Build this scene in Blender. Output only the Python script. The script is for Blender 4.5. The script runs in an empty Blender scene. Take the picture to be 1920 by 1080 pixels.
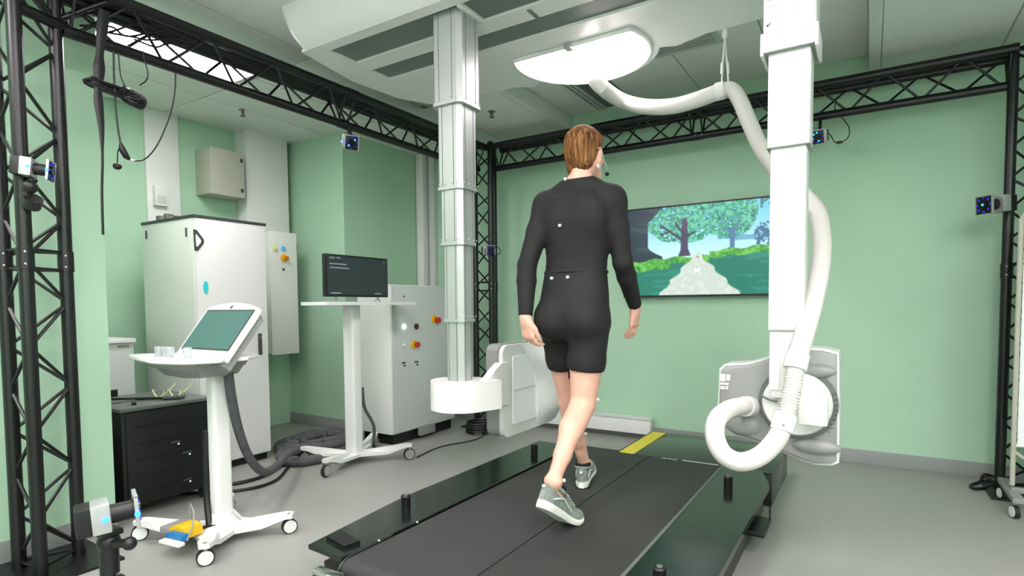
import bpy, bmesh, math, random
import numpy as np
from mathutils import Vector, Matrix
from mathutils.bvhtree import BVHTree

random.seed(7)
scn = bpy.context.scene
COL = scn.collection

# ------------------------------------------------------------------ camera
YAW, PITCH, ROLL = [math.radians(a) for a in (-32.0666, 2.7739, -0.4636)]
FPX, CXP, CYP, CAMH = 1070.58, 960.0, 625.54, 1.15
FW = Vector((math.sin(YAW)*math.cos(PITCH), math.cos(YAW)*math.cos(PITCH), -math.sin(PITCH)))
_r = Vector((math.cos(YAW), -math.sin(YAW), 0)); _u = _r.cross(FW)
RT = _r*math.cos(ROLL)+_u*math.sin(ROLL); UP = -_r*math.sin(ROLL)+_u*math.cos(ROLL)
CAM = Vector((0, 0, CAMH))
cd = bpy.data.cameras.new('camera'); co = bpy.data.objects.new('camera', cd); COL.objects.link(co)
cd.sensor_width = 36; cd.lens = FPX*36/1920; cd.shift_y = (CYP-540)/1920
cd.clip_start = .02
co.matrix_world = Matrix(((RT.x, UP.x, -FW.x, 0), (RT.y, UP.y, -FW.y, 0), (RT.z, UP.z, -FW.z, CAMH), (0, 0, 0, 1)))
scn.camera = co
# survey of the photograph: where a sight line meets a known plane of the room
def ray(x, y): return FW+RT*((x-CXP)/FPX)-UP*((y-CYP)/FPX)
def atz(x, y, z): d = ray(x, y); return CAM+d*((z-CAMH)/d.z)
def aty(x, y, Y): d = ray(x, y); return CAM+d*(Y/d.y)
def atx(x, y, X): d = ray(x, y); return CAM+d*(X/d.x)
def atd(x, y, t): return CAM+ray(x, y)*t

# ------------------------------------------------------------------ world, exposure
w = bpy.data.worlds.new('world'); scn.world = w; w.use_nodes = True
w.node_tree.nodes['Background'].inputs[0].default_value = (.9, 1, .95, 1)
w.node_tree.nodes['Background'].inputs[1].default_value = .3
vs = scn.view_settings
vs.view_transform = 'Standard'; vs.look = 'None'; vs.gamma = 1; vs.use_curve_mapping = False
vs.exposure = 0.05
LIGHT_PANEL = 24.0      # emission strength of the ceiling light panels, real and added
LAMP = 20.0

# ------------------------------------------------------------------ materials
def lin(c): return tuple(((v/255)/12.92 if v/255 <= .04045 else ((v/255+.055)/1.055)**2.4) for v in c)
def mat(name, rgb, rough=.5, metal=0, noise=0, scale=20, bump=0, bscale=60, emit=0, stretch=None, coat=0, alpha=None, trans=0):
    m = bpy.data.materials.new(name); m.use_nodes = True
    nt = m.node_tree; b = nt.nodes['Principled BSDF']; c = lin(rgb)
    b.inputs['Base Color'].default_value = (*c, 1); b.inputs['Roughness'].default_value = rough
    b.inputs['Metallic'].default_value = metal
    if coat: b.inputs['Coat Weight'].default_value = coat
    if trans: b.inputs['Transmission Weight'].default_value = trans
    if emit:
        b.inputs['Emission Color'].default_value = (*c, 1); b.inputs['Emission Strength'].default_value = emit
    tc = nt.nodes.new('ShaderNodeTexCoord')
    src = tc.outputs['Object']
    if stretch:
        mp = nt.nodes.new('ShaderNodeMapping'); mp.inputs['Scale'].default_value = stretch
        nt.links.new(src, mp.inputs[0]); src = mp.outputs[0]
    if noise:
        n = nt.nodes.new('ShaderNodeTexNoise'); n.inputs['Scale'].default_value = scale; n.inputs['Detail'].default_value = 5
        nt.links.new(src, n.inputs['Vector'])
        r = nt.nodes.new('ShaderNodeValToRGB')
        r.color_ramp.elements[0].position = .3; r.color_ramp.elements[1].position = .7
        r.color_ramp.elements[0].color = (*[v*(1-noise) for v in c], 1)
        r.color_ramp.elements[1].color = (*[min(1, v*(1+noise)) for v in c], 1)
        nt.links.new(n.outputs['Fac'], r.inputs[0]); nt.links.new(r.outputs[0], b.inputs['Base Color'])
    if bump:
        n = nt.nodes.new('ShaderNodeTexNoise'); n.inputs['Scale'].default_value = bscale
        nt.links.new(src, n.inputs['Vector'])
        bp = nt.nodes.new('ShaderNodeBump'); bp.inputs['Strength'].default_value = bump; bp.inputs['Distance'].default_value = .003
        nt.links.new(n.outputs['Fac'], bp.inputs['Height']); nt.links.new(bp.outputs[0], b.inputs['Normal'])
    return m
M = dict(
    green=mat('mint_wall_paint', (169, 204, 177), .75, noise=.015, scale=3, bump=.05, bscale=200),
    ceil=mat('ceiling_tile', (222, 226, 221), .9, noise=.02, scale=8, bump=.1, bscale=250),
    grid=mat('ceiling_grid', (168, 174, 168), .7),
    floor=mat('grey_vinyl_floor', (148, 149, 144), .38, noise=.03, scale=2.5, bump=.04, bscale=300),
    base=mat('grey_baseboard', (140, 144, 142), .5),
    white=mat('white_enamel', (224, 225, 222), .35, noise=.008, scale=5),
    whitep=mat('white_plastic', (222, 223, 221), .3, noise=.006, scale=9),
    cabw=mat('pale_grey_powder_coat', (222, 225, 220), .4, noise=.01, scale=5, bump=.03, bscale=400),
    cabg=mat('light_grey_powder_coat', (196, 201, 198), .42, noise=.01, scale=5, bump=.03, bscale=400),
    beige=mat('beige_grey_box', (176, 176, 162), .5, noise=.01),
    grey=mat('grey_plastic', (138, 140, 138), .42, noise=.02, scale=8),
    dgrey=mat('dark_grey_panel', (92, 97, 94), .4, noise=.02, scale=8),
    rail=mat('rail_recess_grey', (104, 112, 108), .45, noise=.03, scale=6),
    black=mat('black_metal', (14, 14, 15), .38, noise=.1, scale=15),
    trussb=mat('black_truss_paint', (12, 12, 13), .36, noise=.1, scale=15),
    blackp=mat('black_plastic', (12, 12, 13), .45, noise=.1, scale=12),
    rubber=mat('rubber', (30, 30, 30), .7, noise=.1),
    deck=mat('dark_green_gloss_deck', (22, 28, 25), .16, noise=.08, scale=5),
    belt=mat('black_treadmill_belt', (44, 44, 44), .62, noise=.13, scale=3.5, bump=.35, bscale=300),
    alu=mat('brushed_aluminium', (182, 184, 184), .34, .55, noise=.03, scale=12, stretch=(60, 60, 1)),
    chrome=mat('chrome', (215, 215, 215), .15, 1),
    cloth=mat('white_screen_fabric', (226, 230, 232), .85, noise=.03, scale=10, bump=.2, bscale=30),
    yellow=mat('yellow_tape', (222, 208, 60), .5, noise=.04),
    yell2=mat('yellow_plastic', (225, 180, 25), .4, noise=.03), blue=mat('blue_plastic', (30, 110, 170), .4, noise=.03),
    red=mat('red_plastic', (190, 40, 25), .35, noise=.03), dred=mat('dark_red_button', (80, 18, 25), .3, noise=.03),
    orange=mat('amber_knob', (205, 120, 20), .35, noise=.03),
    cyan=mat('turquoise_sticker', (60, 205, 215), .4, noise=.15, scale=60),
    lblue=mat('light_blue_lamp', (90, 190, 235), .3, noise=.02), lyel=mat('pale_yellow_lamp', (225, 235, 130), .3, noise=.02),
    ledw=mat('white_led', (220, 245, 255), .3, emit=4), ledb=mat('blue_led', (25, 120, 255), .3, emit=9),
    ledv=mat('violet_led_ring', (35, 35, 220), .3, emit=1.2),
    day=mat('daylit_pane', (250, 252, 255), .2, emit=3.2),  # glow of the window added behind the camera
    lit=mat('lit_diffuser', (255, 245, 248), .5, emit=LIGHT_PANEL), lamp=mat('lit_oval_diffuser', (255, 246, 249), .5, emit=LAMP),
    sleeve=mat('grey_textile_sleeve', (78, 80, 82), .85, noise=.18, scale=30, bump=.6, bscale=80),
    hose=mat('white_hose_cover', (206, 204, 200), .6, noise=.012, scale=12, bump=.15, bscale=60),
    glass=mat('tumbler_glass', (235, 240, 240), .08, trans=.75),
    suit=mat('black_suit_knit', (15, 15, 16), .8, noise=.1, scale=40, bump=.15, bscale=350),
    suit2=mat('black_shorts_knit', (17, 17, 18), .78, noise=.1, scale=40, bump=.15, bscale=350),
    skin=mat('skin', (222, 172, 152), .5, noise=.07, scale=14, bump=.1, bscale=220),
    shoe=mat('grey_mesh_shoe', (126, 134, 128), .75, noise=.22, scale=45, bump=.6, bscale=260),
    sole=mat('white_shoe_sole', (228, 228, 222), .5, noise=.04, scale=30),
    cream=mat('cream_plastic', (225, 226, 180), .4, noise=.04),
    screend=mat('dark_monitor_picture', (40, 45, 48), .25, emit=.35, noise=.08, scale=4),
    screent=mat('teal_screen_picture', (66, 100, 96), .3, emit=.3, noise=.06, scale=14),
    text=mat('grey_screen_text', (130, 136, 138), .4, emit=.3), ink=mat('dark_print', (60, 62, 64), .5),
    inkl=mat('grey_print', (120, 125, 125), .5), win=mat('bright_window_inlay', (246, 248, 252), .25, noise=.01),
)
M['skin'].node_tree.nodes['Principled BSDF'].inputs['Subsurface Weight'].default_value = .12
M['skin'].node_tree.nodes['Principled BSDF'].inputs['Subsurface Radius'].default_value = (.02, .008, .005)

def hair_mat():
    m = bpy.data.materials.new('brown_hair'); m.use_nodes = True; nt = m.node_tree; b = nt.nodes['Principled BSDF']
    tc = nt.nodes.new('ShaderNodeTexCoord'); mp = nt.nodes.new('ShaderNodeMapping'); mp.inputs['Scale'].default_value = (90, 90, 9)
    n = nt.nodes.new('ShaderNodeTexNoise'); n.inputs['Scale'].default_value = 1.0; n.inputs['Detail'].default_value = 4
    r = nt.nodes.new('ShaderNodeValToRGB'); e = r.color_ramp.elements
    e[0].position = .32; e[0].color = (*lin((62, 40, 24)), 1); e[1].position = .7; e[1].color = (*lin((150, 106, 64)), 1)
    x = e.new(.5); x.color = (*lin((106, 70, 40)), 1)
    bp = nt.nodes.new('ShaderNodeBump'); bp.inputs['Strength'].default_value = .6; bp.inputs['Distance'].default_value = .004
    nt.links.new(tc.outputs['Object'], mp.inputs[0]); nt.links.new(mp.outputs[0], n.inputs['Vector'])
    nt.links.new(n.outputs['Fac'], r.inputs[0]); nt.links.new(r.outputs[0], b.inputs['Base Color'])
    nt.links.new(n.outputs['Fac'], bp.inputs['Height']); nt.links.new(bp.outputs[0], b.inputs['Normal'])
    b.inputs['Roughness'].default_value = .7; b.inputs['Specular IOR Level'].default_value = .15
    return m
M['hair'] = hair_mat()

# ------------------------------------------------------------------ mesh helpers
class MB:
    """collects shapes; build() links them as ONE mesh object"""
    def __init__(s): s.v = []; s.f = []
    def add(s, vs, fs):
        o = len(s.v); s.v += [tuple(v) for v in vs]; s.f += [tuple(i+o for i in f) for f in fs]; return s
    def box(s, a, b, bev=0, m=None):
        (x0, y0, z0), (x1, y1, z1) = [(min(p, q)) for p, q in zip(a, b)], [(max(p, q)) for p, q in zip(a, b)]
        if bev > 0:
            e = min(bev, (x1-x0)*.45, (y1-y0)*.45, (z1-z0)*.45)
            bm = bmesh.new(); bmesh.ops.create_cube(bm, size=1)
            for v in bm.verts:
                v.co = Vector((x0+(v.co.x+.5)*(x1-x0), y0+(v.co.y+.5)*(y1-y0), z0+(v.co.z+.5)*(z1-z0)))
            bmesh.ops.bevel(bm, geom=bm.edges[:], offset=e, segments=2, affect='EDGES', profile=.6)
            bm.verts.index_update()
            vs = [v.co.copy() for v in bm.verts]; fs = [[v.index for v in f.verts] for f in bm.faces]; bm.free()
        else:
            vs = [Vector(p) for p in ((x0, y0, z0), (x1, y0, z0), (x1, y1, z0), (x0, y1, z0), (x0, y0, z1), (x1, y0, z1), (x1, y1, z1), (x0, y1, z1))]
            fs = [(0, 3, 2, 1), (4, 5, 6, 7), (0, 1, 5, 4), (1, 2, 6, 5), (2, 3, 7, 6), (3, 0, 4, 7)]
        if m is not None: vs = [m @ v for v in vs]
        return s.add(vs, fs)
    def tube(s, pts, r, n=10, cap=True, flat=1.0):
        pts = [Vector(p) for p in pts]; rs = r if isinstance(r, (list, tuple)) else [r]*len(pts)
        k = len(pts); vs = []; nrm = None
        for i, p in enumerate(pts):
            t = (pts[min(i+1, k-1)]-pts[max(i-1, 0)]).normalized()
            if nrm is None:
                nrm = t.cross(Vector((0, 0, 1)) if abs(t.z) < .9 else Vector((1, 0, 0))).normalized()
            nrm = (nrm-t*nrm.dot(t)).normalized(); bn = t.cross(nrm)
            for j in range(n):
                a = 2*math.pi*j/n; vs.append(p+nrm*(math.cos(a)*rs[i])+bn*(math.sin(a)*rs[i]*flat))
        fs = [(i*n+j, i*n+(j+1) % n, (i+1)*n+(j+1) % n, (i+1)*n+j) for i in range(k-1) for j in range(n)]
        if cap: fs += [tuple(reversed(range(n))), tuple(range((k-1)*n, k*n))]
        return s.add(vs, fs)
    def cyl(s, a, b, r, n=16): return s.tube([a, b], r, n)
    def lathe(s, prof, c=(0, 0, 0), n=24, m=None):
        # prof: (radius, height) pairs, axis Z
        vs = []; k = len(prof)
        for (r, z) in prof:
            for j in range(n):
                a = 2*math.pi*j/n; v = Vector((math.cos(a)*r, math.sin(a)*r, z))
                vs.append((m @ v) if m is not None else v+Vector(c))
        fs = [(i*n+j, i*n+(j+1) % n, (i+1)*n+(j+1) % n, (i+1)*n+j) for i in range(k-1) for j in range(n)]
        fs += [tuple(reversed(range(n))), tuple(range((k-1)*n, k*n))]
        return s.add(vs, fs)
    def prism(s, poly, d0, d1, axis='z', m=None):
        n = len(poly)
        def P(u, v, d): return Vector({'z': (u, v, d), 'y': (u, d, v), 'x': (d, u, v)}[axis])
        vs = [P(u, v, d0) for u, v in poly]+[P(u, v, d1) for u, v in poly]
        if m is not None: vs = [m @ v for v in vs]
        fs = [tuple(range(n)), tuple(range(n, 2*n))]+[(i, (i+1) % n, (i+1) % n+n, i+n) for i in range(n)]
        return s.add(vs, fs)
    def sphere(s, c, r, n=12, sc=(1, 1, 1)):
        prof = [(max(1e-4, math.sin(math.pi*i/n)), -math.cos(math.pi*i/n)) for i in range(n+1)]
        m = Matrix.Translation(Vector(c)) @ Matrix.Diagonal((r*sc[0], r*sc[1], r*sc[2], 1))
        return s.lathe(prof, n=n+4, m=m)
    def mesh(s, name, mt, smooth=True):
        me = bpy.data.meshes.new(name); me.from_pydata([tuple(v) for v in s.v], [], s.f)
        bm = bmesh.new(); bm.from_mesh(me); bmesh.ops.recalc_face_normals(bm, faces=bm.faces); bm.to_mesh(me); bm.free()
        if mt is not None: me.materials.append(mt)
        if smooth: finish(me)
        me.update(); return me
    def build(s, name, mt, parent=None, smooth=True): return link(name, s.mesh(name, mt, smooth), parent)
def finish(me, ang=35):
    me.polygons.foreach_set('use_smooth', [True]*len(me.polygons))
    me.set_sharp_from_angle(angle=math.radians(ang))
def link(name, me, parent=None):
    o = bpy.data.objects.new(name, me); COL.objects.link(o)
    if parent is not None:
        o.parent = parent
        if parent.name in ROOTS: o.matrix_parent_inverse = ROOTS[parent.name]
        elif parent.get('_w'): o.matrix_parent_inverse = Matrix.Identity(4)
    return o
ROOTS = {}
def thing(name, label, cat, loc=(0, 0, 0), group=None):
    """an Empty at the base of the thing; parts are modelled in world space and keep their place"""
    o = bpy.data.objects.new(name, None); COL.objects.link(o); o.empty_display_size = .1
    o.location = loc; o['label'] = label; o['category'] = cat
    if group: o['group'] = group
    ROOTS[o.name] = Matrix.Translation(loc).inverted()
    return o
def tag(o, label, cat, group=None):
    o['label'] = label; o['category'] = cat
    if group: o['group'] = group
    return o
def struct(o): o['kind'] = 'structure'; return o
def lab(o, t): o['label'] = t; return o
def spline(pts, sub=8):
    P = [Vector(p) for p in pts]; P = [2*P[0]-P[1]]+P+[2*P[-1]-P[-2]]; out = []
    for i in range(1, len(P)-2):
        for k in range(sub):
            t = k/sub; a, b, c, d = P[i-1:i+3]
            out.append(.5*((2*b)+(c-a)*t+(2*a-5*b+4*c-d)*t*t+(3*b-a-3*c+d)*t**3))
    out.append(P[-2]); return out
def rotz(c, a): return Matrix.Translation(Vector(c)) @ Matrix.Rotation(math.radians(a), 4, 'Z')
def arc(cx, cy, r, a0, a1, n=8): return [(cx+r*math.cos(math.radians(a0+(a1-a0)*i/n)), cy+r*math.sin(math.radians(a0+(a1-a0)*i/n))) for i in range(n+1)]
def rrect(x0, y0, x1, y1, r, n=5):
    return arc(x1-r, y1-r, r, 0, 90, n)+arc(x0+r, y1-r, r, 90, 180, n)+arc(x0+r, y0+r, r, 180, 270, n)+arc(x1-r, y0+r, r, 270, 360, n)

# ------------------------------------------------------------------ room shell
YB = 4.76; XR = 2.6; YF = -2.6; XL = -4.93; XN = -3.32; YN = 1.385; ZL = 2.75; ZH = 2.87; XP = -4.10; YP = 3.66
fl = struct(MB().box((-5.2, YF-.2, -.1), (XR+.2, YB+.2, 0)).build('floor', M['floor'], smooth=False))
struct(MB().box((XP-.1, YB, 0), (XR+.2, YB+.2, 3.0)).build('wall_back', M['green'], smooth=False))
struct(MB().box((XR, YF, 0), (XR+.2, YB, 3.0)).build('wall_right', M['green'], smooth=False))
struct(MB().box((XL-.2, YF-.2, 0), (XR+.2, YF, 3.0)).build('wall_front', M['green'], smooth=False))
wl = struct(MB().box((XL-.2, YN, 0), (XL, YP, 3.0)).build('wall_left', M['green'], smooth=False))
struct(MB().box((XL-.2, YF, 0), (XN, YN, 3.0)).build('wall_left_near', M['green'], smooth=False))
struct(MB().box((XL-.2, YP, 0), (XP, YB+.2, 3.0)).build('wall_left_pier', M['green'], smooth=False))
# white panel and white column on the left wall
struct(MB().box((XL, 2.36, 0), (XL+.03, 2.62, ZL), .004).build('trim_1', M['white']))
struct(MB().box((XL, 3.14, 1.25), (-4.775, 3.58, ZL), .004).build('trim_2', M['white']))
# trunking in the back corner
struct(MB().box((-4.09, 4.64, 0), (-4.00, YB, ZL), .004).build('trim_3', M['white']))
struct(MB().box((-3.97, 4.70, 0), (-3.90, YB, ZL), .004).build('trim_4', M['cabg']))
# baseboards
struct(MB().box((-3.9, YB-.014, 0), (XR, YB, .10), .004).build('baseboard_back', M['base']))
struct(MB().box((XL, YP-.014, 0), (XP, YP, .10), .004).build('baseboard_pier', M['base']))
struct(MB().box((XP, YP, 0), (XP+.014, YB, .10), .004).build('baseboard_pier_side', M['base']))
struct(MB().box((XN, YF, 0), (XN+.014, YN, .10), .004).build('baseboard_left', M['base']))
# ceiling: three levels hung with tiles
ce = struct(MB().box((XL-.2, YF-.2, 3.0), (XR+.2, YB+.2, 3.1)).box((-2.36, YF, ZL+.02), (-2.34, YB, 3.0))
            .box((-.03, YF, ZL+.02), (-.01, YB, 3.0)).build('ceiling', M['ceil'], smooth=False))
MB().box((-2.40, YF, ZL-.001), (-2.335, YB, ZH+.01), .002).box((-.035, YF, ZL-.001), (.03, YB, ZH+.01), .002).build('bulkhead_edge', M['ceil'], ce)
def tiles(x0, x1, y0, y1, z, tx, ty, skip=()):
    nx = max(1, round((x1-x0)/tx)); ny = max(1, round((y1-y0)/ty)); ax = (x1-x0)/nx; ay = (y1-y0)/ny
    g = MB()
    for i in range(nx+1): g.box((x0+i*ax-.008, y0, z+.004), (x0+i*ax+.008, y1, z+.022))
    for j in range(ny+1): g.box((x0, y0+j*ay-.008, z+.004), (x1, y0+j*ay+.008, z+.022))
    g.build('ceiling_grid', M['grid'], ce, smooth=False)
    me = MB().box((-ax/2+.006, -ay/2+.006, 0), (ax/2-.006, ay/2-.006, .018), .002).mesh('ceiling_tile', M['ceil'])
    for i in range(nx):
        for j in range(ny):
            c = (x0+(i+.5)*ax, y0+(j+.5)*ay)
            if any(a < c[0] < b and p < c[1] < q for a, b, p, q in skip): continue
            o = link('ceiling_tile', me, ce); o.location = (*c, z)
tiles(XL, -2.40, YN, YB, ZL, .62, 1.2)
tiles(XN, -2.40, YF, YN, ZL, .55, 1.2)
tiles(-2.335, -.035, YF, YB, ZH, .6, 1.2)
tiles(.03, XR, YF, YB, ZL, .64, 1.2)
# ceiling light panels: the left one real, the others added for fill
def light_panel(x0, x1, y0, y1, z, label, group=None, m='lit'):
    t = thing('ceiling_light', label, 'ceiling light', ((x0+x1)/2, (y0+y1)/2, z), group)
    MB().box((x0, y0, z-.012), (x1, y0+.02, z+.0)).box((x0, y1-.02, z-.012), (x1, y1, z)).box((x0, y0, z-.012), (x0+.02, y1, z)).box((x1-.02, y0, z-.012), (x1, y1, z)).build('frame', M['white'], t)
    MB().box((x0+.02, y0+.02, z-.008), (x1-.02, y1-.02, z-.002)).build('diffuser', M[m], t)
light_panel(-3.93, -3.40, 1.56, 2.46, ZL, 'bright rectangular ceiling light seen through the left black truss')
G_ = 'ceiling panels behind the camera'  # glowing panels added out of view to brighten the room
for (x, y, l) in ((.35, .3, 'ceiling light panel right of the camera, nearer the middle of the room'), (1.5, .3, 'ceiling light panel right of the camera by the right wall'),
                  (.35, -1.5, 'ceiling light panel behind the camera, nearer the middle of the room'), (1.5, -1.5, 'ceiling light panel behind the camera by the right wall')):
    light_panel(x, x+.6, y, y+1.2, ZL, l, G_)
light_panel(-1.5, -.9, .0, 1.2, ZH, 'ceiling light panel above and left of the camera', G_)
light_panel(-1.5, -.9, -1.6, -.4, ZH, 'ceiling light panel behind the camera on its left', G_)
light_panel(-3.1, -2.6, -.9, .3, ZL, 'ceiling light panel left of the camera near the left wall', G_)
# unseen glowing window added behind the camera as front fill light
wn = struct(MB().box((-.9, YF, .85), (1.7, YF+.03, .90)).box((-.9, YF, 2.25), (1.7, YF+.03, 2.30)).box((-.9, YF, .9), (-.85, YF+.03, 2.25)).box((.375, YF, .9), (.425, YF+.03, 2.25)).box((1.65, YF, .9), (1.7, YF+.03, 2.25)).build('window_1', M['white']))
MB().box((-.85, YF+.004, .9), (1.65, YF+.010, 2.25)).build('pane', M['day'], wn)
# ceiling fittings
def sprinkler(p, label):
    t = thing('sprinkler', label, 'sprinkler', p, 'ceiling sprinklers'); x, y, z = p
    MB().lathe([(.035, 0), (.035, -.006), (.018, -.010)], p, 16).build('escutcheon', M['chrome'], t)
    b = MB().tube([(x, y, z), (x, y, z-.035)], .008, 8)
    b.tube([(x-.014, y, z-.012), (x-.014, y, z-.04), (x, y, z-.048)], .0035, 6).tube([(x+.014, y, z-.012), (x+.014, y, z-.04), (x, y, z-.048)], .0035, 6)
    b.lathe([(.022, -.05), (.022, -.054)], p, 12).build('head', M['dgrey'], t)
sprinkler((-4.32, 2.83, ZL), 'small sprinkler on the low ceiling above the wall junction box')
sprinkler((-2.66, 3.96, ZL), 'small sprinkler on the low ceiling just right of the aluminium column')
sprinkler((.36, 3.62, ZL), 'small sprinkler at the top right on the lowered ceiling')
sprinkler((-1.65, 3.99, ZH), 'small sprinkler beside the oval light, partly behind its rim')
t = thing('ceiling_vent', 'pale square ceiling vent right of the oval light', 'vent', (-1.08, 3.75, ZH))
MB().box((-1.3, 3.55, ZH-.012), (-.85, 3.98, ZH), .003).build('frame', M['cabg'], t)
for k in range(9): MB().box((-1.27, 3.59+k*.04, ZH-.02), (-.88, 3.605+k*.04, ZH-.008)).build('slat', M['grid'], t)
t = thing('slot_diffuser', 'long dark grey slot vent in the ceiling behind the oval light', 'vent', (-1.95, 4.1, ZH))
MB().box((-2.06, 3.5, ZH-.006), (-1.72, 4.72, ZH+.01), .002).build('backing', M['dgrey'], t)
for k in range(3): MB().box((-2.05+k*.035, 3.5, ZH-.022), (-2.035+k*.035, 4.72, ZH-.004)).build('slat', M['cabg'], t)
t = thing('ceiling_speaker', 'round flat fitting on the low ceiling left of the aluminium column', 'ceiling fitting', (-3.0, 3.5, ZL))
p = atz(795, 192, ZL); MB().lathe([(.11, 0), (.11, -.008), (.09, -.014), (.03, -.03)], p, 24).build('plate', M['beige'], t)
MB().lathe([(.03, -.03), (.025, -.04)], p, 16).build('grille', M['dgrey'], t)

# ------------------------------------------------------------------ trusses
R_CH = .027; R_BR = .0075; S = .22; HT = .185
def truss(name, label, p0, p1, chords, pitch=.2, skipface=None, plates=False):
    """chords: three offset vectors; each chord and each brace is its own part"""
    t = thing(name, label, 'truss', p0)
    p0, p1 = Vector(p0), Vector(p1); L = (p1-p0).length; d = (p1-p0)/L
    cs = [Vector(c) for c in chords]
    for c in cs: MB().cyl(p0+c, p1+c, R_CH, 14).build('chord', M['trussb'], t)
    n = int(round((L-.10)/pitch)); st = (L-.10)/n
    for a, b, ph in ((0, 1, 0), (1, 2, 1), (2, 0, 0)):
        for i in range(n):
            s0 = p0+d*(.05+i*st); s1 = p0+d*(.05+(i+1)*st)
            A, B = (cs[a], cs[b]) if (i+ph) % 2 == 0 else (cs[b], cs[a])
            MB().cyl(s0+A, s1+B, R_BR, 7).build('brace', M['trussb'], t)
        for q in (.03, L-.03, L/2-.04, L/2+.04):
            MB().cyl(p0+d*q+cs[a], p0+d*q+cs[b], R_BR, 7).build('end_brace', M['trussb'], t)
    for c in cs:
        k = L/2
        MB().tube([p0+d*(k-.045)+c, p0+d*(k+.045)+c], R_CH+.004, 14).build('coupler', M['black'], t)
        for q in (-.025, .025):
            e = (Vector((0, 0, 0))-Vector((p0+c).xy.to_3d())).normalized() if abs(d.z) > .5 else Vector((.5, -.8, .1)).normalized()
            MB().sphere(p0+d*(k+q)+c+e*(R_CH+.005), .006, 6).build('coupler_pin', M['chrome'], t)
    if plates: MB().prism([(p0.x+u, p0.y+v) for u, v in plates], 0, .012).build('base_plate', M['black'], t)
    return t
# near-left tower: chords A, B, C found on the floor
tw = truss('truss_tower', 'black triangular truss tower at the left edge holding the truss corner', (-3.08, 1.01, .012), (-3.08, 1.01, 2.72),
           [(-.085, -.075, 0), (.085, -.055, 0), (-.02, .125, 0)], .19, plates=[(-.2, -.2), (.2, -.2), (.2, .22), (-.2, .22)])
truss('ceiling_truss', 'black triangular truss running along the left side under the low ceiling', (-3.10, 1.16, 2.405), (-3.10, 4.38, 2.415),
      [(0, 0, 0), (.10, 0, HT), (-.10, 0, HT)], .19)
truss('ceiling_truss', 'black triangular truss crossing in front of the back wall above the television', (-2.98, 4.50, 2.43), (.70, 4.50, 2.43),
      [(0, 0, 0), (0, -.085, HT), (0, .085, HT)], .2)
truss('truss_tower', 'black triangular truss tower in the far corner behind the aluminium column', (-3.08, 4.50, .012), (-3.08, 4.50, 2.66),
      [(-.09, -.08, 0), (.09, -.08, 0), (0, .11, 0)], .18, plates=[(-.2, -.2), (.2, -.2), (.2, .2), (-.2, .2)])
truss('truss_tower', 'black triangular truss tower at the right edge beside the fabric screen', (.80, 4.46, .012), (.80, 4.46, 2.66),
      [(-.11, .02, 0), (.09, -.11, 0), (.09, .12, 0)], .18, plates=[(-.18, -.2), (.2, -.2), (.2, .2), (-.18, .2)])
tr = thing('truss_corner', 'black truss corner block on top of the near left tower', 'truss', (-3.08, 1.08, 2.42))
for a, b, r in (((-3.10, 1.17, 2.42), (-3.0, .95, 2.40), .025), ((-3.10, 1.135, 2.42), (-3.0, .95, 2.62), .012), ((-3.10, 1.14, 2.42), (-3.17, .94, 2.68), .012),
                ((-3.10, 1.14, 2.44), (-2.99, 1.35, 2.60), .012), ((-3.10, 1.14, 2.44), (-3.21, 1.35, 2.60), .012), ((-2.99, 1.2, 2.61), (-2.99, .95, 2.61), .025), ((-3.21, 1.2, 2.61), (-3.18, .93, 2.61), .025)):
    MB().cyl(a, b, r, 12).build('corner_tube', M['trussb'], tr)

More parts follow.
